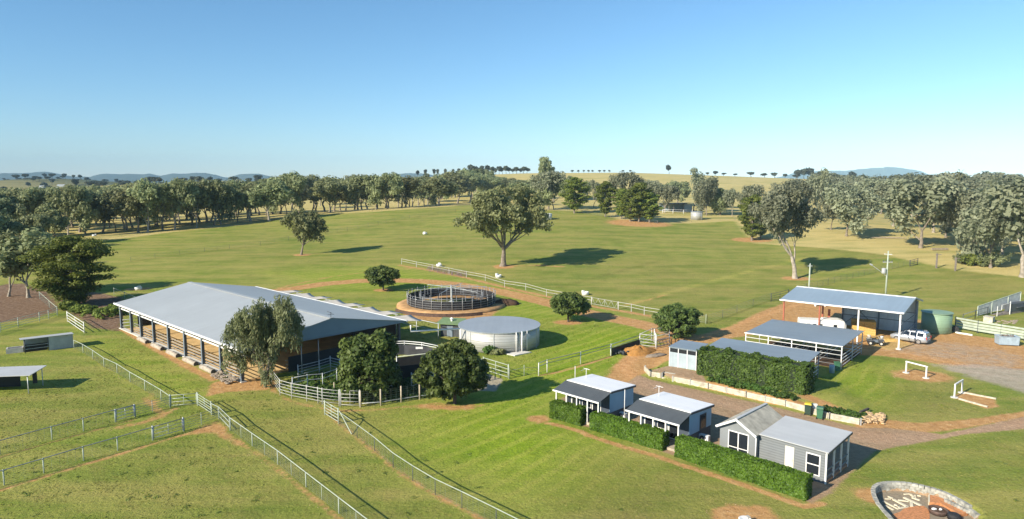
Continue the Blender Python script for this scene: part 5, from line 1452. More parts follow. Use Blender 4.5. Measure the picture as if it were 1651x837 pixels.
for i in range(170):
    P = G(1388 + g3.random() ** .8 * 36, 677 + g3.uniform(-3, 3) + (g3.random() - .5) * 10)
    a = g3.uniform(0, 3.14); l = g3.uniform(.12, .24); z = g3.uniform(.03, .32)
    b.bar(P + Vector((math.cos(a) * l, math.sin(a) * l, z)), P + Vector((-math.cos(a) * l, -math.sin(a) * l, z + g3.uniform(-.06, .06))), g3.uniform(.09, .16), g3.uniform(.07, .12))
tag(b.build('firewood', M['wood']), 'heap of split firewood at the end of the retaining wall', 'firewood')
b = MB(); b.bar(G(1386, 673) + Vector((0, 0, .45)), G(1400, 664) + Vector((0, 0, .3)), .18); tag(b.build('dark_beam', M['darkbark']), 'dark timber beam behind the firewood heap', 'beam')
# dirt heap
b = MB(); C = G(1027, 568); g3 = random.Random(3); n = 22; rg = 7
b.v.append((0, 0, .85))
for i in range(1, rg + 1):
    for k in range(n):
        t = 2 * PI * k / n; r = i / rg; q = 1 + .16 * math.sin(3 * t + 1) + g3.uniform(-.05, .05)
        b.v.append((math.cos(t) * r * 2.6 * q, math.sin(t) * r * 1.7 * q, .85 * (1 - r) ** .8 * (1 + .2 * math.sin(4 * t + i)) - .05 * (i == rg)))
for k in range(n): b.f.append((0, 1 + k, 1 + (k + 1) % n))
for i in range(rg - 1):
    for k in range(n): b.f.append((1 + i * n + k, 1 + (i + 1) * n + k, 1 + (i + 1) * n + (k + 1) % n, 1 + i * n + (k + 1) % n))
tag(b.build('sawdust_heap', M['sawdust'], None, True, C, ), 'orange heap of sawdust against the black rubber wall', 'heap')
D.objects['sawdust_heap'].rotation_euler.z = R(22)
b = MB()
for i in range(26): b.blob((g3.gauss(0, .35), g3.gauss(0, .25), .15 + g3.random() * .3), (.16, .13, .1), i, 6, 4, .3)
tag(b.build('manure_pile', M['dark'], None, False, G(1001, 572)), 'small dark and white scrap pile at the left of the sawdust heap', 'pile')
b = MB(); b.blob((0, 0, .05), (1.7, .6, .2), 5, 14, 6, .2)
q = b.build('sand_strip', M['rock'], None, True, G(1058, 574)); q.rotation_euler.z = R(30); tag(q, 'low strip of pale spilled sand in front of the rail yard', 'sand')

# ------------------------------------------------------------------ stables
def para_shed(name, label, fl, fr, br, z0, z1, roofm, th=.09):
    """flat skillion roof from three measured corners -> local frame"""
    A = Vector((fl.x, fl.y, 0)); B = Vector((fr.x, fr.y, 0)); C = Vector((br.x, br.y, 0))
    d = B - A; a = math.atan2(d.y, d.x); Ln = d.length
    dep = local(C, A, a).y
    o = thing(name, label, 'stable', (A.x, A.y, gz((A.x + C.x) / 2, (A.y + C.y) / 2)), a)
    b = MB(); b.hexa([(-.1, -.15, z0), (Ln + .1, -.15, z0), (Ln + .1, dep, z1), (-.1, dep, z1)], [(-.1, -.15, z0 + .06), (Ln + .1, -.15, z0 + .06), (Ln + .1, dep, z1 + .06), (-.1, dep, z1 + .06)])
    b.build('roof', M[roofm], o)
    b = MB(); b.box(-.12, Ln + .12, -.2, -.153, z0 - .03, z0 + .09); b.build('fascia', M['white'], o)
    return o, Ln, dep, a
def bay_rails(o, p, q, zs, r, m):
    for z in zs:
        b = MB(); b.tube([p + Vector((0, 0, z)), q + Vector((0, 0, z))], r, 6); b.build('rail', M[m], o, True)
s2, L2, D2, a2 = para_shed('open_stable', 'upper open stable with blue-grey flat roof and white rails on its long side', U(1202.8, 536.7, 2.6), U(1357.6, 559, 2.6), U(1400, 536, 2.7), 2.6, 2.75, 'roof_st')
for i in range(5):
    x = L2 * i / 4
    for y, m in ((0, 'white'), (D2 * .5, 'galv'), (D2 - .2, 'galv')): put('post', post_mesh(2.6, .06, M[m]), s2, (x, y, 0))
bay_rails(s2, Vector((0, 0, 0)), Vector((L2, 0, 0)), (1.6, 2.1), .04, 'white')
bay_rails(s2, Vector((0, 0, 0)), Vector((L2, 0, 0)), (.5, 1.05), .035, 'steel2')
for y in (0,):
    bay_rails(s2, Vector((L2, 0, 0)), Vector((L2, D2 - .2, 0)), (.35, .75, 1.15, 1.55), .045, 'galv')
bay_rails(s2, Vector((0, D2 - .2, 0)), Vector((L2, D2 - .2, 0)), (.4, .85, 1.3), .045, 'galv')
for i in (1, 2, 3): bay_rails(s2, Vector((L2 * i / 4, 0, 0)), Vector((L2 * i / 4, D2 - .2, 0)), (.4, .85, 1.3), .04, 'galv')
b = MB(); b.box(.1, L2 - .1, .2, D2 - .3, -.1, .04); b.build('floor', M['darkdirt'], s2)
br1 = U(1341.3, 568.3, 3.0); fr1 = U(1302, 582.5, 2.8); bl1 = U(1182, 545.4, 3.0)
fl1 = bl1 + (fr1 - br1)
s1, L1, D1, a1 = para_shed('open_stable', 'lower open stable with grey flat roof half hidden behind the tall hedge', fl1, fr1, br1, 2.35, 2.55, 'roof_st')
for i in range(5):
    for y in (.1, D1 - .2): put('post', post_mesh(2.36, .055, M['slate']), s1, (L1 * i / 4, y, 0))
for y0, y1 in ((.1, D1 - .2),): bay_rails(s1, Vector((L1, y0, 0)), Vector((L1, y1, 0)), (.35, .75, 1.15, 1.5), .04, 'galv')
bay_rails(s1, Vector((0, D1 - .2, 0)), Vector((L1, D1 - .2, 0)), (.4, .85, 1.3), .04, 'galv')
for i in (1, 2, 3):
    b = MB(); b.box(L1 * i / 4 - .03, L1 * i / 4 + .03, .25, D1 - .4, .1, 1.6); b.build('divider', M['rubberwall'], s1)
b = MB(); b.box(L1 - .06, L1 - .03, D1 * .45, D1 * .55, 1.0, 1.25); b.build('sign_plate', M['tack'], s1)
b = MB(); b.box(.1, L1 - .1, .2, D1 - .3, -.1, .04); b.build('floor', M['darkdirt'], s1)
b = MB(); b.box(-.25, .25, -.2, .2, 0, .9); b.box(-.29, .29, -.24, .24, .9, .97)
tag(b.build('feed_bin', M['bingreen2'], None, False, G(1349, 597)), 'dark green feed bin between the two open stables', 'bin')
b = MB(); b.lathe([(.28, 0), (.28, .85), (.25, .87)], 16); tag(b.build('drum', M['blue'], None, True, G(1341, 601)), 'blue drum at the open end of the lower stable', 'drum')
# tack room
A, B = G(1079, 590.5), G(1122, 597.5); A, a, Ln = frame(A, B)
o = thing('tack_room', 'pale blue panelled tack room with three dark high windows', 'room', A, a)
b = MB(); b.box(0, Ln, 0, 2.6, 0, 2.2); b.build('wall', M['tack'], o)
b = MB(); b.hexa([(-.1, -.12, 2.21), (Ln + .1, -.12, 2.21), (Ln + .1, 3.2, 2.36), (-.1, 3.2, 2.36)], [(-.1, -.12, 2.27), (Ln + .1, -.12, 2.27), (Ln + .1, 3.2, 2.42), (-.1, 3.2, 2.42)]); b.build('roof', M['roof_st'], o)
for i in range(3):
    f = MB(); f.box(Ln * i / 3 + .06, Ln * (i + 1) / 3 - .06, -.02, -.003, 1.68, 2.12); f.build('window', M['glass'], o)
for i in range(4):
    f = MB(); f.box(Ln * i / 3 - .035, Ln * i / 3 + .035, -.035, -.004, 0, 2.18); f.build('mullion', M['white'], o)
f = MB(); f.box(Ln + .003, Ln + .02, .2, 1.6, 1.6, 2.1); f.build('side_window', M['glass'], o)

# ------------------------------------------------------------------ machinery shed
ez = 4.7
fr_, fl_ = U(1452.5, 504, ez), U(1263.4, 483.2, ez)
A = Vector((fl_.x, fl_.y, 0)); B = Vector((fr_.x, fr_.y, 0)); dW = B - A; aW = math.atan2(dW.y, dW.x); LW = dW.length
rr_ = U(1477.6, 480.7, 5.7); rl_ = U(1294, 463, 5.7)
rd = (local(Vector((rr_.x, rr_.y, 0)), A, aW).y + local(Vector((rl_.x, rl_.y, 0)), A, aW).y) / 2
bk = local(Vector((U(1498, 486, 4.7).x, U(1498, 486, 4.7).y, 0)), A, aW).y
ws = thing('machinery_shed', 'three-bay open machinery shed with blue-grey gable roof and red end posts', 'shed', A, aW)
ridz = ez + 1.0; BKY = max(bk, rd + 3.5)
b = MB(); slope(-.25, ez, rd, ridz, -.4, LW + .4, .06, b); slope(BKY + .25, ez - .05, rd, ridz, -.4, LW + .4, .06, b); b.build('roof', M['roof_ws'], ws)
b = MB(); b.box(-.42, LW + .42, -.42, -.26, ez - .1, ez + .08); b.build('gutter', M['white'], ws)
b = MB(); b.box(-.42, LW + .42, rd - .2, rd + .2, ridz + .03, ridz + .09); b.build('ridge_cap', M['white'], ws)
b = MB(); b.bar((LW + .44, -.25, ez + .0), (LW + .44, rd, ridz), .05, .2); b.bar((LW + .44, BKY + .25, ez - .05), (LW + .44, rd, ridz), .05, .2); b.build('barge_board', M['roof_ws'], ws)
for i in range(4):
    m = M['rustred'] if i < 2 else M['white']
    q = MB(); q.box(-.085, .085, -.085, .085, -.3, ez - .05); q.build('post', m, ws, False, (LW * i / 3 if i else .1, 0, 0))
q = MB(); q.box(-.1, .1, -.1, .1, -.3, ez - .05); q.build('post', M['rustred'], ws, False, (LW / 3 - .45, rd * .45, 0))
q = MB(); q.box(-.16, .16, -.02, .02, .2, ez - 1.2); q.build('banner', M['rustred'], ws, False, (LW / 3 + .3, rd * .5, 0))
b = MB(); b.box(LW / 3, LW - .02, BKY - .06, BKY, -.1, ez - .12); b.build('back_wall', M['wall_ws'], ws)
b = MB(); n_ = [(rd * .22, 0), (BKY - .07, 0), (BKY - .07, ez - .15), (rd, ridz - .1), (rd * .22, ez + .12)]
q = MB(); q.box(-.14, .14, -.3, .3, -.2, ez - .1); q.build('post', M['slate'], ws, False, (LW - .16, BKY - .25, 0))
b = MB()
for i in (1, 2, 3): b.bar((LW * i / 3 - (.2 if i == 3 else 0), BKY - .18, 0), (LW * i / 3 - (.2 if i == 3 else 0), BKY - .18, ez - .2), .18)
for z in (1.6, 2.9): b.bar((LW / 3, BKY - .12, z), (LW - .1, BKY - .12, z), .08); b.bar((LW - .14, rd * .25, z), (LW - .14, BKY - .1, z), .08)
b.bar((LW * .34, BKY - .2, .1), (LW * .66, BKY - .2, ez - .4), .07); b.bar((LW * .66, BKY - .2, .1), (LW * .34, BKY - .2, ez - .4), .07)
for i in range(4):
    x = min(LW * i / 3, LW - .25)
    b.bar((x, 0, ez - .12), (x, rd, ridz - .15), .12, .22); b.bar((x, BKY, ez - .15), (x, rd, ridz - .15), .12, .22)
b.build('frame', M['slate'], ws)
q = MB(); q.lathe([(.35, 0), (.3, .25)], 12); tag(q.build('footing', M['pale_conc'], None, False, ws.matrix_basis @ Vector((LW, 0, -.1))), 'pale concrete footing under the right front post of the machinery shed', 'footing')
# horse float
A, B = U(1288, 511.5, 2.5), U(1363, 515, 2.5)
A = Vector((A.x, A.y, 0)); B = Vector((B.x, B.y, 0)); A, a, Ln = frame(A, B); A.z = gz(A.x, A.y)
o = thing('horse_float', 'white horse float with rounded nose parked in the machinery shed', 'trailer', A, a)
def loft(secs, m, nm, par, smooth=True):
    b = MB(); n = len(secs[0])
    for s_ in secs: b.v += [tuple(p) for p in s_]
    for i in range(len(secs) - 1):
        for k in range(n):
            q = (k + 1) % n; b.f.append((i * n + k, i * n + q, (i + 1) * n + q, (i + 1) * n + k))
    b.f.append(tuple(range(n))[::-1]); e = (len(secs) - 1) * n; b.f.append(tuple(e + k for k in range(n)))
    ob = b.build(nm, m, par, smooth)
    return ob
def rsec(x, hw, z0, z1, r=.2, k=.0):
    return [(x, -hw, z0), (x, hw, z0), (x, hw, z1 - r), (x, hw - r * .3, z1 - r * .3), (x, hw - r, z1), (x, -hw + r, z1), (x, -hw + r * .3, z1 - r * .3), (x, -hw, z1 - r)]
LF_ = Ln
loft([rsec(0, 1.05, .5, 2.3), rsec(.05, 1.1, .45, 2.36), rsec(LF_ * .5, 1.1, .45, 2.36), rsec(LF_ * .52, 1.1, .45, 2.5), rsec(LF_ * .86, 1.1, .45, 2.5), rsec(LF_ * .95, 1.02, .5, 2.36), rsec(LF_, .8, .6, 2.0)], M['white'], 'body', o, False)
for x in (.15, .28, .41, .72):
    f = MB(); f.box(LF_ * x, LF_ * (x + .075), -1.13, -1.104, 1.45, 1.9); f.build('window', M['glass'], o)
for x in (LF_ * .40, LF_ * .53):
    for s in (-1, 1):
        b = MB(); b.tube([(x, s * .95, .36), (x, s * 1.15, .36)], .36, 18); w_ = b.build('wheel', M['rubber'], o); b = MB(); b.tube([(x, s * 1.151, .36), (x, s * 1.16, .36)], .2, 14); b.build('rim', M['chrome'], w_)
b = MB(); b.bar((LF_ * .97, 0, .55), (LF_ + 1.2, 0, .5), .1); b.tube([(LF_ + 1.0, 0, 0), (LF_ + 1.0, 0, .6)], .05, 8); b.build('drawbar', M['dark'], o)
# hay
A, B = G(1374, 538.5), G(1405, 538.5); A, a, Ln = frame(A, B); g3 = random.Random(5)
a = aW + R(18)
for lv in range(3):
    for i in range(4):
        for j in range(2):
            if lv == 2 and i == 0 and j == 0: continue
            o = thing('hay_bale', 'golden rectangular hay bale in the stack inside the machinery shed', 'hay bale', A + Matrix.Rotation(a, 3, 'Z') @ Vector((i * .72 + g3.uniform(-.03, .03), j * 1.05, lv * .62)), a + R(g3.uniform(-2, 2)), 'hay bales stacked in the machinery shed')
            b = MB(); b.box(0, .70, 0, 1.02, 0, .60); b.build('bale', M['hay'], o)
            b = MB(); b.box(-.004, .704, .3, .315, -.0, .604); b.box(-.004, .704, .7, .715, 0, .604); b.build('twine', M['timber'], o)
b = MB(); b.blob((0, 0, .05), (1.2, .9, .55), 4, 14, 7, .18)
tag(b.build('loose_hay', M['hay'], None, True, A + Vector((-1.0, -.1, 0))), 'loose hay pile at the left of the bale stack', 'hay')
b = MB(); b.blob((0, 0, 0), (1.5, .9, .28), 9, 14, 7, .25)
tag(b.build('straw_heap', M['hay'], None, True, G(1434, 549)), 'flat straw heap on the ground behind the quad bike', 'straw')
# quad bike
o = thing('quad_bike', 'quad bike with chunky tyres loaded with white tubs before the hay', 'quad bike', G(1411, 556), R(-20))
for x in (-.62, .62):
    for s in (-1, 1):
        b = MB(); b.tube([(x, s * .36, .29), (x, s * .40, .29), (x, s * .56, .29), (x, s * .6, .29)], [.22, .3, .3, .22], 16); w_ = b.build('wheel', M['rubber'], o, False)
        b = MB(); b.tube([(x, s * .59, .29), (x, s * .606, .29)], .14, 12); b.build('rim', M['cream2'], w_)
b = MB(); b.hexa([(-.75, -.22, .38), (.75, -.22, .38), (.75, .22, .38), (-.75, .22, .38)], [(-.8, -.28, .68), (.7, -.25, .72), (.7, .25, .72), (-.8, .28, .68)]); b.build('body', M['slate'], o)
for x in (-.62, .62):
    b = MB(); b.hexa([(x - .42, -.56, .60), (x + .42, -.56, .60), (x + .42, .56, .60), (x - .42, .56, .60)], [(x - .3, -.52, .72), (x + .3, -.52, .72), (x + .3, .52, .72), (x - .3, .52, .72)]); b.build('mudguard', M['dark'], o)
b = MB(); b.hexa([(-.5, -.17, .7), (.15, -.15, .7), (.15, .15, .7), (-.5, .17, .7)], [(-.5, -.15, .9), (.1, -.12, .84), (.1, .12, .84), (-.5, .15, .9)]); b.build('seat', M['rubber'], o)
b = MB(); b.tube([(.3, -.38, 1.05), (.42, 0, 1.0), (.3, .38, 1.05)], .025, 6); b.tube([(.5, 0, .7), (.42, 0, 1.0)], .03, 6); b.build('handlebar', M['galv'], o)
for x in (-.75, .72):
    b = MB()
    for k in range(5): b.bar((x - .25 + k * .125, -.42, .85), (x - .25 + k * .125, .42, .85), .025)
    for s in (-.42, 0, .42): b.bar((x - .28, s, .82), (x + .28, s, .82), .025)
    b.build('rack', M['galv'], o)
for i, (x, y, m, lab) in enumerate(((-.75, -.2, 'cream2', 'cream tub on the rear rack of the quad bike'), (-.75, .22, 'white', 'white tub on the rear rack of the quad bike'), (.72, 0, 'white', 'white tub on the front rack of the quad bike'))):
    q = thing('feed_tub', lab, 'tub', o.matrix_basis @ Vector((x, y, .87))); b = MB(); b.lathe([(.16, 0), (.2, .3), (.21, .32), (.05, .33)], 14); b.build('tub_body', M[m], q, True)
b = MB(); b.tube([(.86, -.2, .66), (.9, -.2, .66)], .08, 10); b.build('headlight', M['chrome'], o); b = MB(); b.tube([(.86, .2, .66), (.9, .2, .66)], .08, 10); b.build('headlight', M['chrome'], o)
# the car
FW, RW = G(1452.5, 546.5), G(1487.5, 552)
d = FW - RW; a = math.atan2(d.y, d.x); wb = max(2.55, d.length)
o = thing('parked_car', 'silver estate car parked at the open end of the machinery shed', 'car', RW + Vector((0, 0, .0)), a)
cx = lambda x, hw, z0, z1, r: [(x, -hw + .06, z0), (x, hw - .06, z0), (x, hw, z0 + .18), (x, hw, z1 - r), (x, hw - .1, z1), (x, -hw + .1, z1), (x, -hw, z1 - r), (x, -hw, z0 + .18)]
oy = .78
car = D.objects.new('tmp', None)
bd = loft([cx(-.92, .72, .42, .84, .12), cx(-.86, .86, .3, .98, .08), cx(-.4, .9, .24, 1.02, .08), cx(wb * .6, .9, .24, 1.0, .08), cx(wb + .1, .89, .24, .95, .08), cx(wb + .55, .86, .26, .86, .1), cx(wb + .82, .76, .32, .74, .14), cx(wb + .9, .6, .4, .62, .1)], M['silver'], 'body', o)
bd.location.y = oy
def csec(x, hw0, hw1, z0, z1): return [(x, -hw0, z0), (x, hw0, z0), (x, hw1, z1 - .05), (x, hw1 - .12, z1), (x, -hw1 + .12, z1), (x, -hw1, z1 - .05)]
cb = loft([csec(-.84, .84, .68, 1.0, 1.32), csec(-.66, .84, .68, 1.0, 1.56), csec(.2, .86, .69, 1.0, 1.62), csec(wb * .5, .86, .69, .99, 1.62), csec(wb * .68, .86, .68, .98, 1.52), csec(wb * .98, .84, .74, .95, 1.0)], M['silver'], 'cabin', o, False); cb.location.y = oy
for s in (-1, 1):
    f = MB()
    for x0, x1 in ((-.55, .2), (.28, 1.02), (1.1, wb * .74)):
        sl = .12 if x1 > 1.2 else 0
        f.hexa([(x0, s * .862, 1.03), (x1 + sl * 2.2, s * .862, 1.03), (x1 - sl * .6, s * .725, 1.48), (x0, s * .725, 1.5)][::s], [(x0, s * .872, 1.03), (x1 + sl * 2.2, s * .872, 1.03), (x1 - sl * .6, s * .735, 1.48), (x0, s * .735, 1.5)][::s])
    q = f.build('side_window', M['glass'], o); q.location.y = oy
    f = MB(); f.box(-.95, -.84, s * .84 - .09 if s > 0 else -.85, s * .84 + .01 if s > 0 else -.75, .72, 1.05); q = f.build('tail_light', M['red'], o); q.location.y = oy
    f = MB(); f.box(wb + .66, wb + .84, s * .66 - .12, s * .66 + .12, .6, .72); q = f.build('headlight', M['chrome'], o); q.location.y = oy
    f = MB(); f.box(wb * .74, wb * .82, s * .98 - .1, s * .98 + .1, .98, 1.1); q = f.build('mirror', M['silver'], o); q.location.y = oy
    for x in (0, wb):
        b = MB(); b.tube([(x, s * .7, .33), (x, s * .905, .33)], .33, 22); w_ = b.build('wheel', M['rubber'], o); w_.location.y = oy
        b = MB(); b.tube([(x, s * .906, .33), (x, s * .915, .33)], .22, 18); b.build('rim', M['chrome'], w_)
f = MB(); f.hexa([(-.86, -.68, 1.04), (-.86, .68, 1.04), (-.76, .6, 1.46), (-.76, -.6, 1.46)], [(-.9, -.68, 1.04), (-.9, .68, 1.04), (-.80, .6, 1.46), (-.80, -.6, 1.46)]); q = f.build('rear_window', M['glass'], o); q.location.y = oy
f = MB(); f.hexa([(wb * .70, -.66, 1.5), (wb * .70, .66, 1.5), (wb * .96, .74, 1.03), (wb * .96, -.74, 1.03)], [(wb * .72, -.66, 1.52), (wb * .72, .66, 1.52), (wb * .98, .74, 1.05), (wb * .98, -.74, 1.05)]); q = f.build('windscreen', M['glass'], o); q.location.y = oy
f = MB(); f.box(-.965, -.93, -.26, .26, .56, .68); q = f.build('number_plate', M['white'], o); q.location.y = oy
f = MB(); f.box(-.97, -.9, -.7, .7, .36, .5); q = f.build('bumper', M['slate'], o); q.location.y = oy
for s in (-1, 1):
    f = MB(); f.tube([(-.5, s * .6, 1.66), (wb * .5, s * .6, 1.67)], .025, 6); q = f.build('roof_rail', M['chrome'], o); q.location.y = oy
# skip, timber, ramp on the right
o = thing('skip_bin', 'faded blue-white steel skip full of scrap by the white board fence', 'skip', G(1623, 556), R(-12))
b = MB()
for bq in ([(-1.1, -.6, .12), (1.1, -.6, .12), (1.15, -.62, 1.15), (-1.15, -.62, 1.15)], [(-1.1, .6, .12), (1.1, .6, .12), (1.15, .62, 1.15), (-1.15, .62, 1.15)]):
    s = -1 if bq[0][1] < 0 else 1; b.hexa(bq, [(x, y + s * .05, z) for x, y, z in bq])
for s in (-1, 1): b.hexa([(s * 1.1, -.6, .12), (s * 1.1, .6, .12), (s * 1.15, .62, 1.15), (s * 1.15, -.62, 1.15)], [(s * 1.15, -.6, .12), (s * 1.15, .6, .12), (s * 1.2, .62, 1.15), (s * 1.2, -.62, 1.15)])
b.box(-1.1, 1.1, -.6, .6, .1, .16); b.build('body', M['blue'], o)
b = MB(); b.bar((-1.2, -.68, 1.17), (1.2, -.68, 1.17), .08); b.bar((-1.2, .68, 1.17), (1.2, .68, 1.17), .08); b.bar((-1.2, -.68, 1.17), (-1.2, .68, 1.17), .08); b.bar((1.2, -.68, 1.17), (1.2, .68, 1.17), .08); b.build('rim', M['blue'], o)
g3 = random.Random(6)
b = MB()
for i in range(26): b.bar((g3.uniform(-1, 1), g3.uniform(-.5, .5), g3.uniform(.8, 1.3)), (g3.uniform(-1, 1), g3.uniform(-.5, .5), g3.uniform(.8, 1.4)), .08)
tag(b.build('scrap', M['old'], None, False, o.location), 'jumble of scrap timber heaped in the faded skip', 'scrap')
b = MB(); b.bar(G(1541, 537) + Vector((0, 0, .1)), G(1568, 541.5) + Vector((0, 0, .1)), .25, .18); tag(b.build('timber_beam', M['white']), 'white timber beam lying on the ground by the green tank', 'beam')
b = MB(); b.tube([(-.12, 0, .45), (.12, 0, .45)], .45, 18); q = b.build('tyre', M['rubber'], None, False, G(1540, 536)); q.rotation_euler.z = R(60); tag(q, 'black tyre leaning between green tank and white board fence', 'tyre')
A, B = G(1592, 513), G(1660, 503); A, a, Ln = frame(A, B)
o = thing('loading_ramp', 'grey mesh-sided stock loading ramp with white posts at the right edge', 'ramp', A, a)
b = MB(); b.hexa([(0, 1.5, .1), (Ln, 1.5, .9), (Ln, 1.55, .9), (0, 1.55, .1)], [(0, 1.5, 1.5), (Ln, 1.5, 3.0), (Ln, 1.55, 3.0), (0, 1.55, 1.5)]); b.build('side_panel', M['galv'], o)
b = MB(); b.tube([(0, 1.5, 1.6), (Ln, 1.5, 3.1)], .06, 6); b.build('rail', M['mint'], o)
for t in (0, .32, .7, 1): put('post', post_mesh(1.6 + 1.5 * t, .07, M['mint']), o, (Ln * t, 1.5, 0))
b = MB(); b.bar((Ln * .15, .2, .9), (Ln * .35, .2, .9), .06); b.bar((Ln * .35, .2, .9), (Ln * .35, .2, 1.7), .06); b.bar((Ln * .35, .2, 1.7), (Ln * .55, .2, 1.9), .06); b.bar((Ln * .55, .2, .0), (Ln * .55, .2, 2.1), .09); b.bar((Ln * .25, .2, 0), (Ln * .25, .2, 1.6), .07); b.build('handrail', M['white'], o)
b = MB(); b.box(Ln * .6, Ln * 1.5, .3, 1.3, .3, 1.6); b.box(Ln * .7, Ln * 1.6, -.1, .2, 1.0, 1.1); b.build('crush', M['post_dark'], o)
b = MB(); b.hexa([(Ln * .3, .3, .02), (Ln * 1.5, .3, .02), (Ln * 1.5, 1.45, .02), (Ln * .3, 1.45, .02)], [(Ln * .3, .3, .06), (Ln * 1.5, .3, .8), (Ln * 1.5, 1.45, .8), (Ln * .3, 1.45, .06)]); b.build('deck', M['old'], o)
A, B = G(1585, 519), G(1600, 521); A, a, Ln = frame(A, B); b = MB(); b.box(0, Ln, 0, 1.2, 0, .85)
b2 = MB(); b2.box(0, Ln, 0, 1.2, 0, .75); b2.box(-.04, Ln + .04, -.04, 1.24, .75, .85); q = b2.build('concrete_block', M['sleeper'], None, False, A); q.rotation_euler.z = a; tag(q, 'pale concrete block at the foot of the loading ramp', 'block')
g3 = random.Random(15); b = MB()
for i in range(30): P = G(g3.uniform(1600, 1640), g3.uniform(517, 522)); b.blob((P.x, P.y, P.z), (.25, .2, .12), i, 6, 4, .3)
tag(b.build('rubble', M['rock']), 'line of pale stones below the loading ramp', 'stones')
# old post frame
for px, py, hp, lab in ((1509.5, 432.5, 24, 'weathered post left of its pair in the dry paddock'), (1540, 437, 22, 'weathered post right of its pair in the dry paddock')):
    P = G(px, py); k = mpp(P); b = MB(); b.bar((0, 0, -.3), (0, 0, hp * k), .28); b.bar((-.3, 0, hp * k - .3), (.9, 0, hp * k - .25), .12); tag(b.build('old_post', M['old'], None, False, P), lab, 'post')
b = MB(); P = G(1515, 404); b.bar(P + Vector((-2, 0, .4)), P + Vector((2.2, .3, .4)), .5, .4); tag(b.build('fallen_log', M['rock']), 'pale fallen log in the dry paddock above the old posts', 'log')
b = MB(); P = G(1428, 385); b.tube([P + Vector((-4, .5, .3)), P + Vector((0, 0, .35)), P + Vector((5, -1.5, .3))], [.12, .2, .1], 6); tag(b.build('fallen_log', M['rock']), 'long thin fallen branch beyond the power poles', 'log')
# hitching rails
def hitch(label, A, B, h, edges=None):
    d = B - A; a = math.atan2(d.y, d.x); L = math.hypot(d.x, d.y)
    o = thing('hitching_rail', label, 'hitching rail', A, a)
    for x in (0, L):
        q = MB(); q.box(-.06, .06, -.06, .06, -.1, h); q.build('post', M['white'], o, False, (x, 0, 0))
    q = MB(); q.box(-.1, L + .1, -.06, .06, h + .002, h + .12); q.build('rail', M['white'], o)
    for x in (0, L):
        q = MB(); q.lathe([(.36, -.02), (.33, .05), (.05, .06)], 12); q.build('pad', M['pale_conc'], o, False, (x, 0, .0))
    return o
hitch('white hitching rail over an oval soil bed near the machinery shed', G(1460.7, 601), G(1493, 609.7), 1.2)
hitch('white hitching rail at the end of a timber-edged soil bed', G(1538.7, 640.9), G(1550.6, 633.4), 1.25)
for p, q, lab in (((1546, 644), (1592, 657), 'pale timber edging on the near side of the soil bed'), ((1552, 633.6), (1606, 644), 'pale timber edging on the far side of the soil bed')):
    b = MB(); b.bar(G(*p) + Vector((0, 0, .06)), G(*q) + Vector((0, 0, .06)), .14, .16); tag(b.build('edging', M['sleeper']), lab, 'edging')
# power poles
def pole(label, px, py, h, xarm=True):
    P = G(px, py); o = thing('power_pole', label, 'power pole', P)
    b = MB(); b.tube([(0, 0, -.3), (0, 0, h)], [.16, .11], 10); b.build('pole', M['mint'], o, True)
    if xarm:
        b = MB(); b.bar((-.85, 0, h - 2.0), (.85, 0, h - 2.0), .12); b.bar((-.5, .4, h - .6), (.5, -.4, h - .6), .1); b.build('crossarm', M['galv'], o)
        for x in (-.75, -.3, .3, .75):
            q = MB(); q.lathe([(.05, 0), (.09, .08), (.05, .2), (.08, .26), (.02, .3)], 10); q.build('insulator', M['dark'], o, False, (x, 0, h - 1.94))
        q = MB(); q.lathe([(.33, 0), (.36, .1), (.36, .85), (.2, .95)], 16, (-.65, 0, 0)); q.build('transformer', M['galv'], o, False, (0, -.1, h - 4.0))
        q = MB(); q.tube([(0, 0, h - 4.6), (-1.6, -.2, h - 3.4), (-2.9, -.3, h - 2.5)], .045, 6); q.tube([(-2.9, -.3, h - 2.5), (-3.3, -.35, h - 2.3)], [.16, .1], 8); q.build('lamp_arm', M['galv'], o)
    else:
        b = MB(); b.bar((-.4, 0, h - .25), (.4, 0, h - .25), .1); b.lathe([(.1, h), (.05, h + .25)], 8); b.build('crossarm', M['galv'], o)
    return o
pole('tall pale power pole with transformer and lamp arm behind the machinery shed', 1427.5, 482, 8.6)
pole('shorter plain pale power pole behind the left of the machinery shed roof', 1303.5, 480, 6.0, False)
for px, lab in ((1276.5, 'left'), ):
    b = MB(); b.box(-.9, .9, -.3, .3, .5, .75)
    for x in (-.8, .8): b.box(x - .05, x + .05, -.25, .25, 0, .5)
    tag(b.build('low_bench', M['white'], None, False, G(1322, 494)), 'low white bench frame on the grass beyond the machinery shed', 'bench')

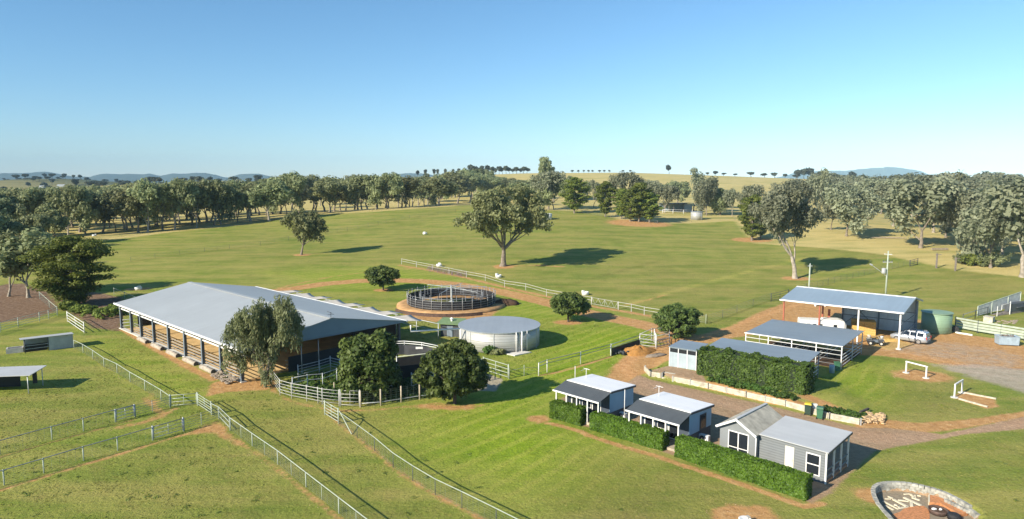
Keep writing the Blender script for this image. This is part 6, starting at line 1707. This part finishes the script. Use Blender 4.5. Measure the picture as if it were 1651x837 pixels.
# ------------------------------------------------------------------ fire pit
fz = lambda p: G(*p)
ob = [c9(*p) for p in ((330, 655), (240, 560), (140, 440), (85, 330), (66, 240), (85, 185), (160, 145), (260, 125), (400, 120), (520, 128), (660, 145), (800, 178), (930, 205), (1060, 245), (1180, 295), (1300, 355), (1420, 420), (1540, 490), (1640, 575))]
ring_ = RING
fp = thing('fire_pit_wall', 'curved grey concrete block wall around the sunken fire pit', 'wall', (0, 0, 0))
cum = [0]
for p, q in zip(ring_, ring_[1:]): cum.append(cum[-1] + (q - p).length)
def along(s):
    for i in range(len(cum) - 1):
        if s <= cum[i + 1]: return ring_[i].lerp(ring_[i + 1], (s - cum[i]) / (cum[i + 1] - cum[i]))
    return ring_[-1]
nb_ = int(cum[-1] / .36); 
g3 = random.Random(9)
for lv in range(4):
    b = MB()
    for i in range(nb_):
        t = (i + (lv % 2) * .5) / nb_
        if lv == 3 and t > .93: continue
        if t + 1 / nb_ > 1: continue
        p, q = along(t * cum[-1]), along((t + 1 / nb_) * cum[-1]); e = (q - p) * g3.uniform(.03, .07)
        z = -.72 + lv * .2 + .1 + g3.uniform(-.006, .006)
        b.bar(Vector((p.x, p.y, z)) + e, Vector((q.x, q.y, z)) - e, .26 + g3.uniform(-.03, .03), .186)
    b.build('block_course', M['block'], fp)
# floor: shallow bowl seen inside
ctr = G(1478, 826)
b = MB(); fpoly = [(p.x, p.y) for p in PIT]
b.prism([(x, y) for x, y in fpoly[::-1]], -.59, -.55)
tag(b.build('paving', M['paving']), 'brown gravel floor of the fire pit', 'floor', kind='structure')
def patch(name, label, pts, m, z, cat, th=.03):
    b = MB(); L = [U(*c9(*p), -.55) for p in pts]; b.prism([(p.x, p.y) for p in L][::-1], z - .57, z - .57 + th)
    return tag(b.build(name, m), label, cat)
patch('brick_paving', 'orange brick paving in the front of the fire pit', [(470, 560), (520, 515), (620, 485), (740, 470), (830, 475), (880, 520), (905, 580), (910, 700), (350, 700), (350, 600)], M['brick'], .024, 'paving')
patch('brick_band', 'orange brick bench band below the block wall', [(890, 350), (905, 345), (1000, 365), (1130, 410), (1140, 450), (1250, 490), (1420, 560), (1470, 610), (1330, 640), (1220, 560), (1060, 470), (900, 460)], M['brick'], .026, 'paving', .22)
for k, (pts) in enumerate([[(885, 350), (905, 345), (905, 455), (885, 455)]]):
    patch('bench_end', 'pale rounded end stone of the brick band', pts, M['stone'], .03, 'stone', .24)
b = MB(); g3 = random.Random(3)
for i in range(8): P = U(*c9(1150 + i * 45, 420 + i * 22), -.4); b.bar((P.x - .12, P.y, -.25), (P.x + .12, P.y - .06, -.25), .2, .2)
tag(b.build('loose_blocks', M['block']), 'row of loose grey blocks on the brick band', 'blocks')
# pale lettering laid on the floor
strokes = [((225, 372), (620, 580), 40), ((280, 485), (495, 600), 44), ((350, 250), (480, 300), 36), ((275, 310), (420, 312), 34), ((485, 325), (860, 520), 62), ((510, 460), (640, 500), 50), ((640, 555), (860, 520), 42), ((600, 470), (640, 540), 40),
           ((610, 340), (880, 378), 40), ((760, 275), (1210, 485), 62), ((950, 390), (965, 510), 62), ((765, 195), (920, 180), 34), ((925, 185), (1040, 290), 48), ((970, 280), (1175, 350), 44), ((1045, 220), (1060, 290), 36), ((1110, 225), (1200, 240), 36)]
b = MB()
for (x0, y0), (x1, y1), w in strokes:
    s = 16.1
    p, q = U(1410 + x0 / s, 785 + y0 / s, -.52), U(1410 + x1 / s, 785 + y1 / s, -.52)
    d = (q - p).normalized(); nrm = Vector((-d.y, d.x, 0))
    b.bar(p, q, .15 * w / 50, .05)
tag(b.build('stone_lettering', M['stone']), 'cream stone letter shapes laid into the fire pit floor', 'lettering')
# fire bowl
P = U(*c9(1030, 575), -.55); o = thing('fire_bowl', 'round dark mesh-sided fire bowl with ash', 'fire bowl', P)
b = MB(); b.lathe([(.50, 0), (.58, .3), (.54, .31), (.5, .1), (.05, .08)], 32); b.build('bowl', M['rust'], o, True)
b = MB(); b.lathe([(.50, .2), (.05, .22)], 20); b.build('ash', M['darkdirt'], o)
for i, (x, y) in enumerate(((-.2, .1), (.17, .03))):
    b = MB(); b.blob((x, y, .25), (.15 - .03 * i, .1, .07), i, 8, 5, .3); b.build('ash_lump', M['white'], o)
P = U(*c9(1262, 660), -.55); b = MB(); b.lathe([(.36, 0), (.38, .28), (.3, .36), (.05, .39)], 20)
tag(b.build('fire_pit_lid', M['rubber'], None, True, P), 'black rounded lid beside the fire bowl', 'lid')

# ------------------------------------------------------------------ grass standing in the lawns
gr = np.random.default_rng(17)
n = 110000
tx = gr.uniform(-50, 50, n); ty = 33 + (gr.random(n) ** 1.5) * 70
k = np.abs(tx) < ty * .82 + 3; tx, ty = tx[k], ty[k]
ix = np.clip(np.searchsorted(XS, tx), 0, len(XS) - 1); iy = np.clip(np.searchsorted(YS, ty), 0, len(YS) - 1)
bare = np.maximum.reduce([full(DIRT), full(GRAV), full(PALE), full(LITT), full(STRAW)]).reshape(GX.shape)
patchy = np.sin(tx * .9 + 2 * np.sin(ty * .31)) * np.sin(ty * 1.1 + 1.7 * np.sin(tx * .4)) + gr.normal(size=tx.size) * .6
blocked = np.zeros(tx.size, bool)
for poly in ([(p.x, p.y) for p in PIT],
             [tuple((ar.matrix_basis @ Vector(q))[:2]) for q in ((-1, 1.5, 0), (39, 1.5, 0), (39, -21, 0), (-1, -21, 0))]):
    blocked |= inside(tx, ty, poly)
k = (bare[iy, ix] < .30) & (patchy > gr.uniform(-.9, .9, tx.size)) & ~blocked
tx, ty = tx[k], ty[k]; tz = land(tx, ty); m_ = tx.size
az = gr.uniform(0, 2 * PI, m_); hgt = gr.uniform(.015, .045, m_) * (.7 + ty / 90); wid = gr.uniform(.05, .12, m_) * (.6 + ty / 80)
cx_, sx_ = np.cos(az), np.sin(az); lx, ly = gr.normal(size=m_) * .06, gr.normal(size=m_) * .06
V = np.stack([np.stack([tx - cx_ * wid, ty - sx_ * wid, tz - .01], 1), np.stack([tx + cx_ * wid, ty + sx_ * wid, tz - .01], 1), np.stack([tx + lx, ty + ly, tz + hgt], 1)], 1).reshape(-1, 3)
me = D.meshes.new('grass_blades')
me.vertices.add(3 * m_); me.vertices.foreach_set('co', V.astype(np.float32).ravel())
me.loops.add(3 * m_); me.loops.foreach_set('vertex_index', np.arange(3 * m_))
me.polygons.add(m_); me.polygons.foreach_set('loop_start', np.arange(0, 3 * m_, 3)); me.polygons.foreach_set('loop_total', np.full(m_, 3))
me.update(calc_edges=True)
lus = full(LUSH).reshape(GX.shape)[iy[k], ix[k]] > .5
tin = gr.random(m_) * .75; tin = np.where(lus, tin * .4, tin + .25)
a_ = me.attributes.new('tint', 'FLOAT', 'FACE'); a_.data.foreach_set('value', tin.astype(np.float32))
gm, gn, go = nodes('grass_blade')
at_ = N(gn, 'ShaderNodeAttribute', attribute_name='tint')
c_ = ramp(gn, at_.outputs['Fac'], (0, (.15, .25, .015)), (.35, (.17, .21, .035)), (1, (.33, .30, .09)))
d_ = N(gn, 'ShaderNodeBsdfDiffuse'); t_ = N(gn, 'ShaderNodeBsdfTranslucent'); x_ = N(gn, 'ShaderNodeMixShader'); x_.inputs[0].default_value = .15
nv = N(gn, 'ShaderNodeVectorMath', operation='ADD'); gg = gn.nodes.new('ShaderNodeNewGeometry'); nv.inputs[1].default_value = (0, 0, 2.2); gn.links.new(gg.outputs['Normal'], nv.inputs[0]); nz = N(gn, 'ShaderNodeVectorMath', operation='NORMALIZE'); gn.links.new(nv.outputs[0], nz.inputs[0]); gn.links.new(nz.outputs[0], d_.inputs['Normal']); gn.links.new(c_, d_.inputs[0]); gn.links.new(c_, t_.inputs[0]); gn.links.new(d_.outputs[0], x_.inputs[1]); gn.links.new(t_.outputs[0], x_.inputs[2]); gn.links.new(x_.outputs[0], go.inputs[0])
me.materials.append(gm)
o = put('grass', me); o['kind'] = 'stuff'; o['label'] = 'short mown grass standing in the near lawns'

# tussocks and loose stones
tk_ = []
g4 = np.random.default_rng(44)
while len(tk_) < 80:
    px, py = g4.uniform(-20, 1651), g4.uniform(590, 837)
    P = G(px, py)
    i_ = min(np.searchsorted(XS, P.x), len(XS) - 1); j_ = min(np.searchsorted(YS, P.y), len(YS) - 1)
    bx_ = np.array([P.x]); by_ = np.array([P.y])
    if bare[j_, i_] > .1 or inside(bx_, by_, PIT)[0] or px > 600 and py < 720 or (880 < px < 1400 and py < 815): continue
    tk_.append((P.x, P.y, P.z + .03))
o = put('tussocks', leaf_mesh('tussocks', tk_, np.stack([g4.uniform(.15, .45, 80), g4.uniform(.15, .45, 80), np.full(80, .05)], 1), 22, .09, 4, LF['tuss'], up=1.6)); o['kind'] = 'stuff'; o['label'] = 'low tussocks and weeds scattered through the near paddocks'
b = MB(); rr4 = random.Random(77); cnt = 0
bb_ = np.maximum(full(DIRT), full(GRAV)).reshape(GX.shape)
for _ in range(60000):
    x, y = rr4.uniform(-45, 70), rr4.uniform(34, 110)
    i_ = min(np.searchsorted(XS, x), len(XS) - 1); j_ = min(np.searchsorted(YS, y), len(YS) - 1)
    if bb_[j_, i_] < .35: continue
    r = rr4.uniform(.012, .034) * (1.0 + y / 90); z = float(GZf.reshape(GX.shape)[j_, i_])
    n = len(b.v); t = rr4.uniform(0, 6)
    b.v += [(x + math.cos(t + a) * r, y + math.sin(t + a) * r, z) for a in (0, 1.7, 3.2, 4.6)] + [(x + rr4.uniform(-.3, .3) * r, y + rr4.uniform(-.3, .3) * r, z + r * .8)]
    b.f += [(n, n + 1, n + 4), (n + 1, n + 2, n + 4), (n + 2, n + 3, n + 4), (n + 3, n, n + 4)]
    cnt += 1
    if cnt > 9000: break
o = b.build('gravel', mat('loose_stones', (.36, .24, .14), .9, 0, .4, .7)); o['kind'] = 'stuff'; o['label'] = 'loose stones on the dirt tracks and gravel courtyard'

# ------------------------------------------------------------------ light, air, camera
AZ, EL = R(38), R(28)
sd = Vector((math.cos(AZ) * math.cos(EL), math.sin(AZ) * math.cos(EL), -math.sin(EL)))
sl = D.lights.new('sun', 'SUN'); sl.energy = 5.0; sl.angle = R(.5); sl.color = (1.0, .90, .75)
so = D.objects.new('sun', sl); COL.objects.link(so); so.rotation_euler = sd.to_track_quat('-Z', 'Y').to_euler(); so.location = (-60, -60, 90)
w = D.worlds.new('World'); SC.world = w; w.use_nodes = True
nt = w.node_tree; nt.nodes.clear()
sky = nt.nodes.new('ShaderNodeTexSky'); sky.sky_type = 'NISHITA'; sky.sun_disc = False
sky.sun_elevation = EL; sky.sun_rotation = math.atan2(-sd.x, -sd.y); sky.altitude = 300; sky.air_density = 1.0; sky.dust_density = .1; sky.ozone_density = 6
bg = nt.nodes.new('ShaderNodeBackground'); bg.inputs[1].default_value = .094
hs = nt.nodes.new('ShaderNodeHueSaturation'); hs.inputs['Saturation'].default_value = 1.05; hs.inputs['Hue'].default_value = .492
wo = nt.nodes.new('ShaderNodeOutputWorld'); nt.links.new(sky.outputs[0], hs.inputs['Color']); nt.links.new(hs.outputs[0], bg.inputs[0]); nt.links.new(bg.outputs[0], wo.inputs[0])
if True:
    hz, nt2, out = nodes('air')
    pv = nt2.nodes.new('ShaderNodeVolumePrincipled'); pv.inputs['Density'].default_value = 9e-5; pv.inputs['Color'].default_value = (.52, .81, 1, 1); pv.inputs['Anisotropy'].default_value = -.35
    nt2.links.new(pv.outputs[0], out.inputs['Volume'])
    b = MB(); b.box(-7200, 7200, -200, 9300, -3, 320)
    h_ = b.build('haze', hz); h_['kind'] = 'stuff'; h_['label'] = 'thin blue morning air over the whole valley'
cam = D.cameras.new('camera'); co = D.objects.new('camera', cam); COL.objects.link(co)
co.location = (0, 0, CH); co.rotation_euler = (PI / 2 - PITCH, 0, 0)
cam.sensor_width = 36; cam.lens = F / PW * 36; cam.clip_start = .5; cam.clip_end = 20000
SC.camera = co
SC.view_settings.view_transform = 'Standard'; SC.view_settings.look = 'None'; SC.view_settings.exposure = .78; SC.view_settings.gamma = 1
SC.cycles.max_bounces = 8; SC.cycles.diffuse_bounces = 4; SC.cycles.glossy_bounces = 2; SC.cycles.transmission_bounces = 5; SC.cycles.volume_bounces = 0
SC.cycles.use_denoising = True
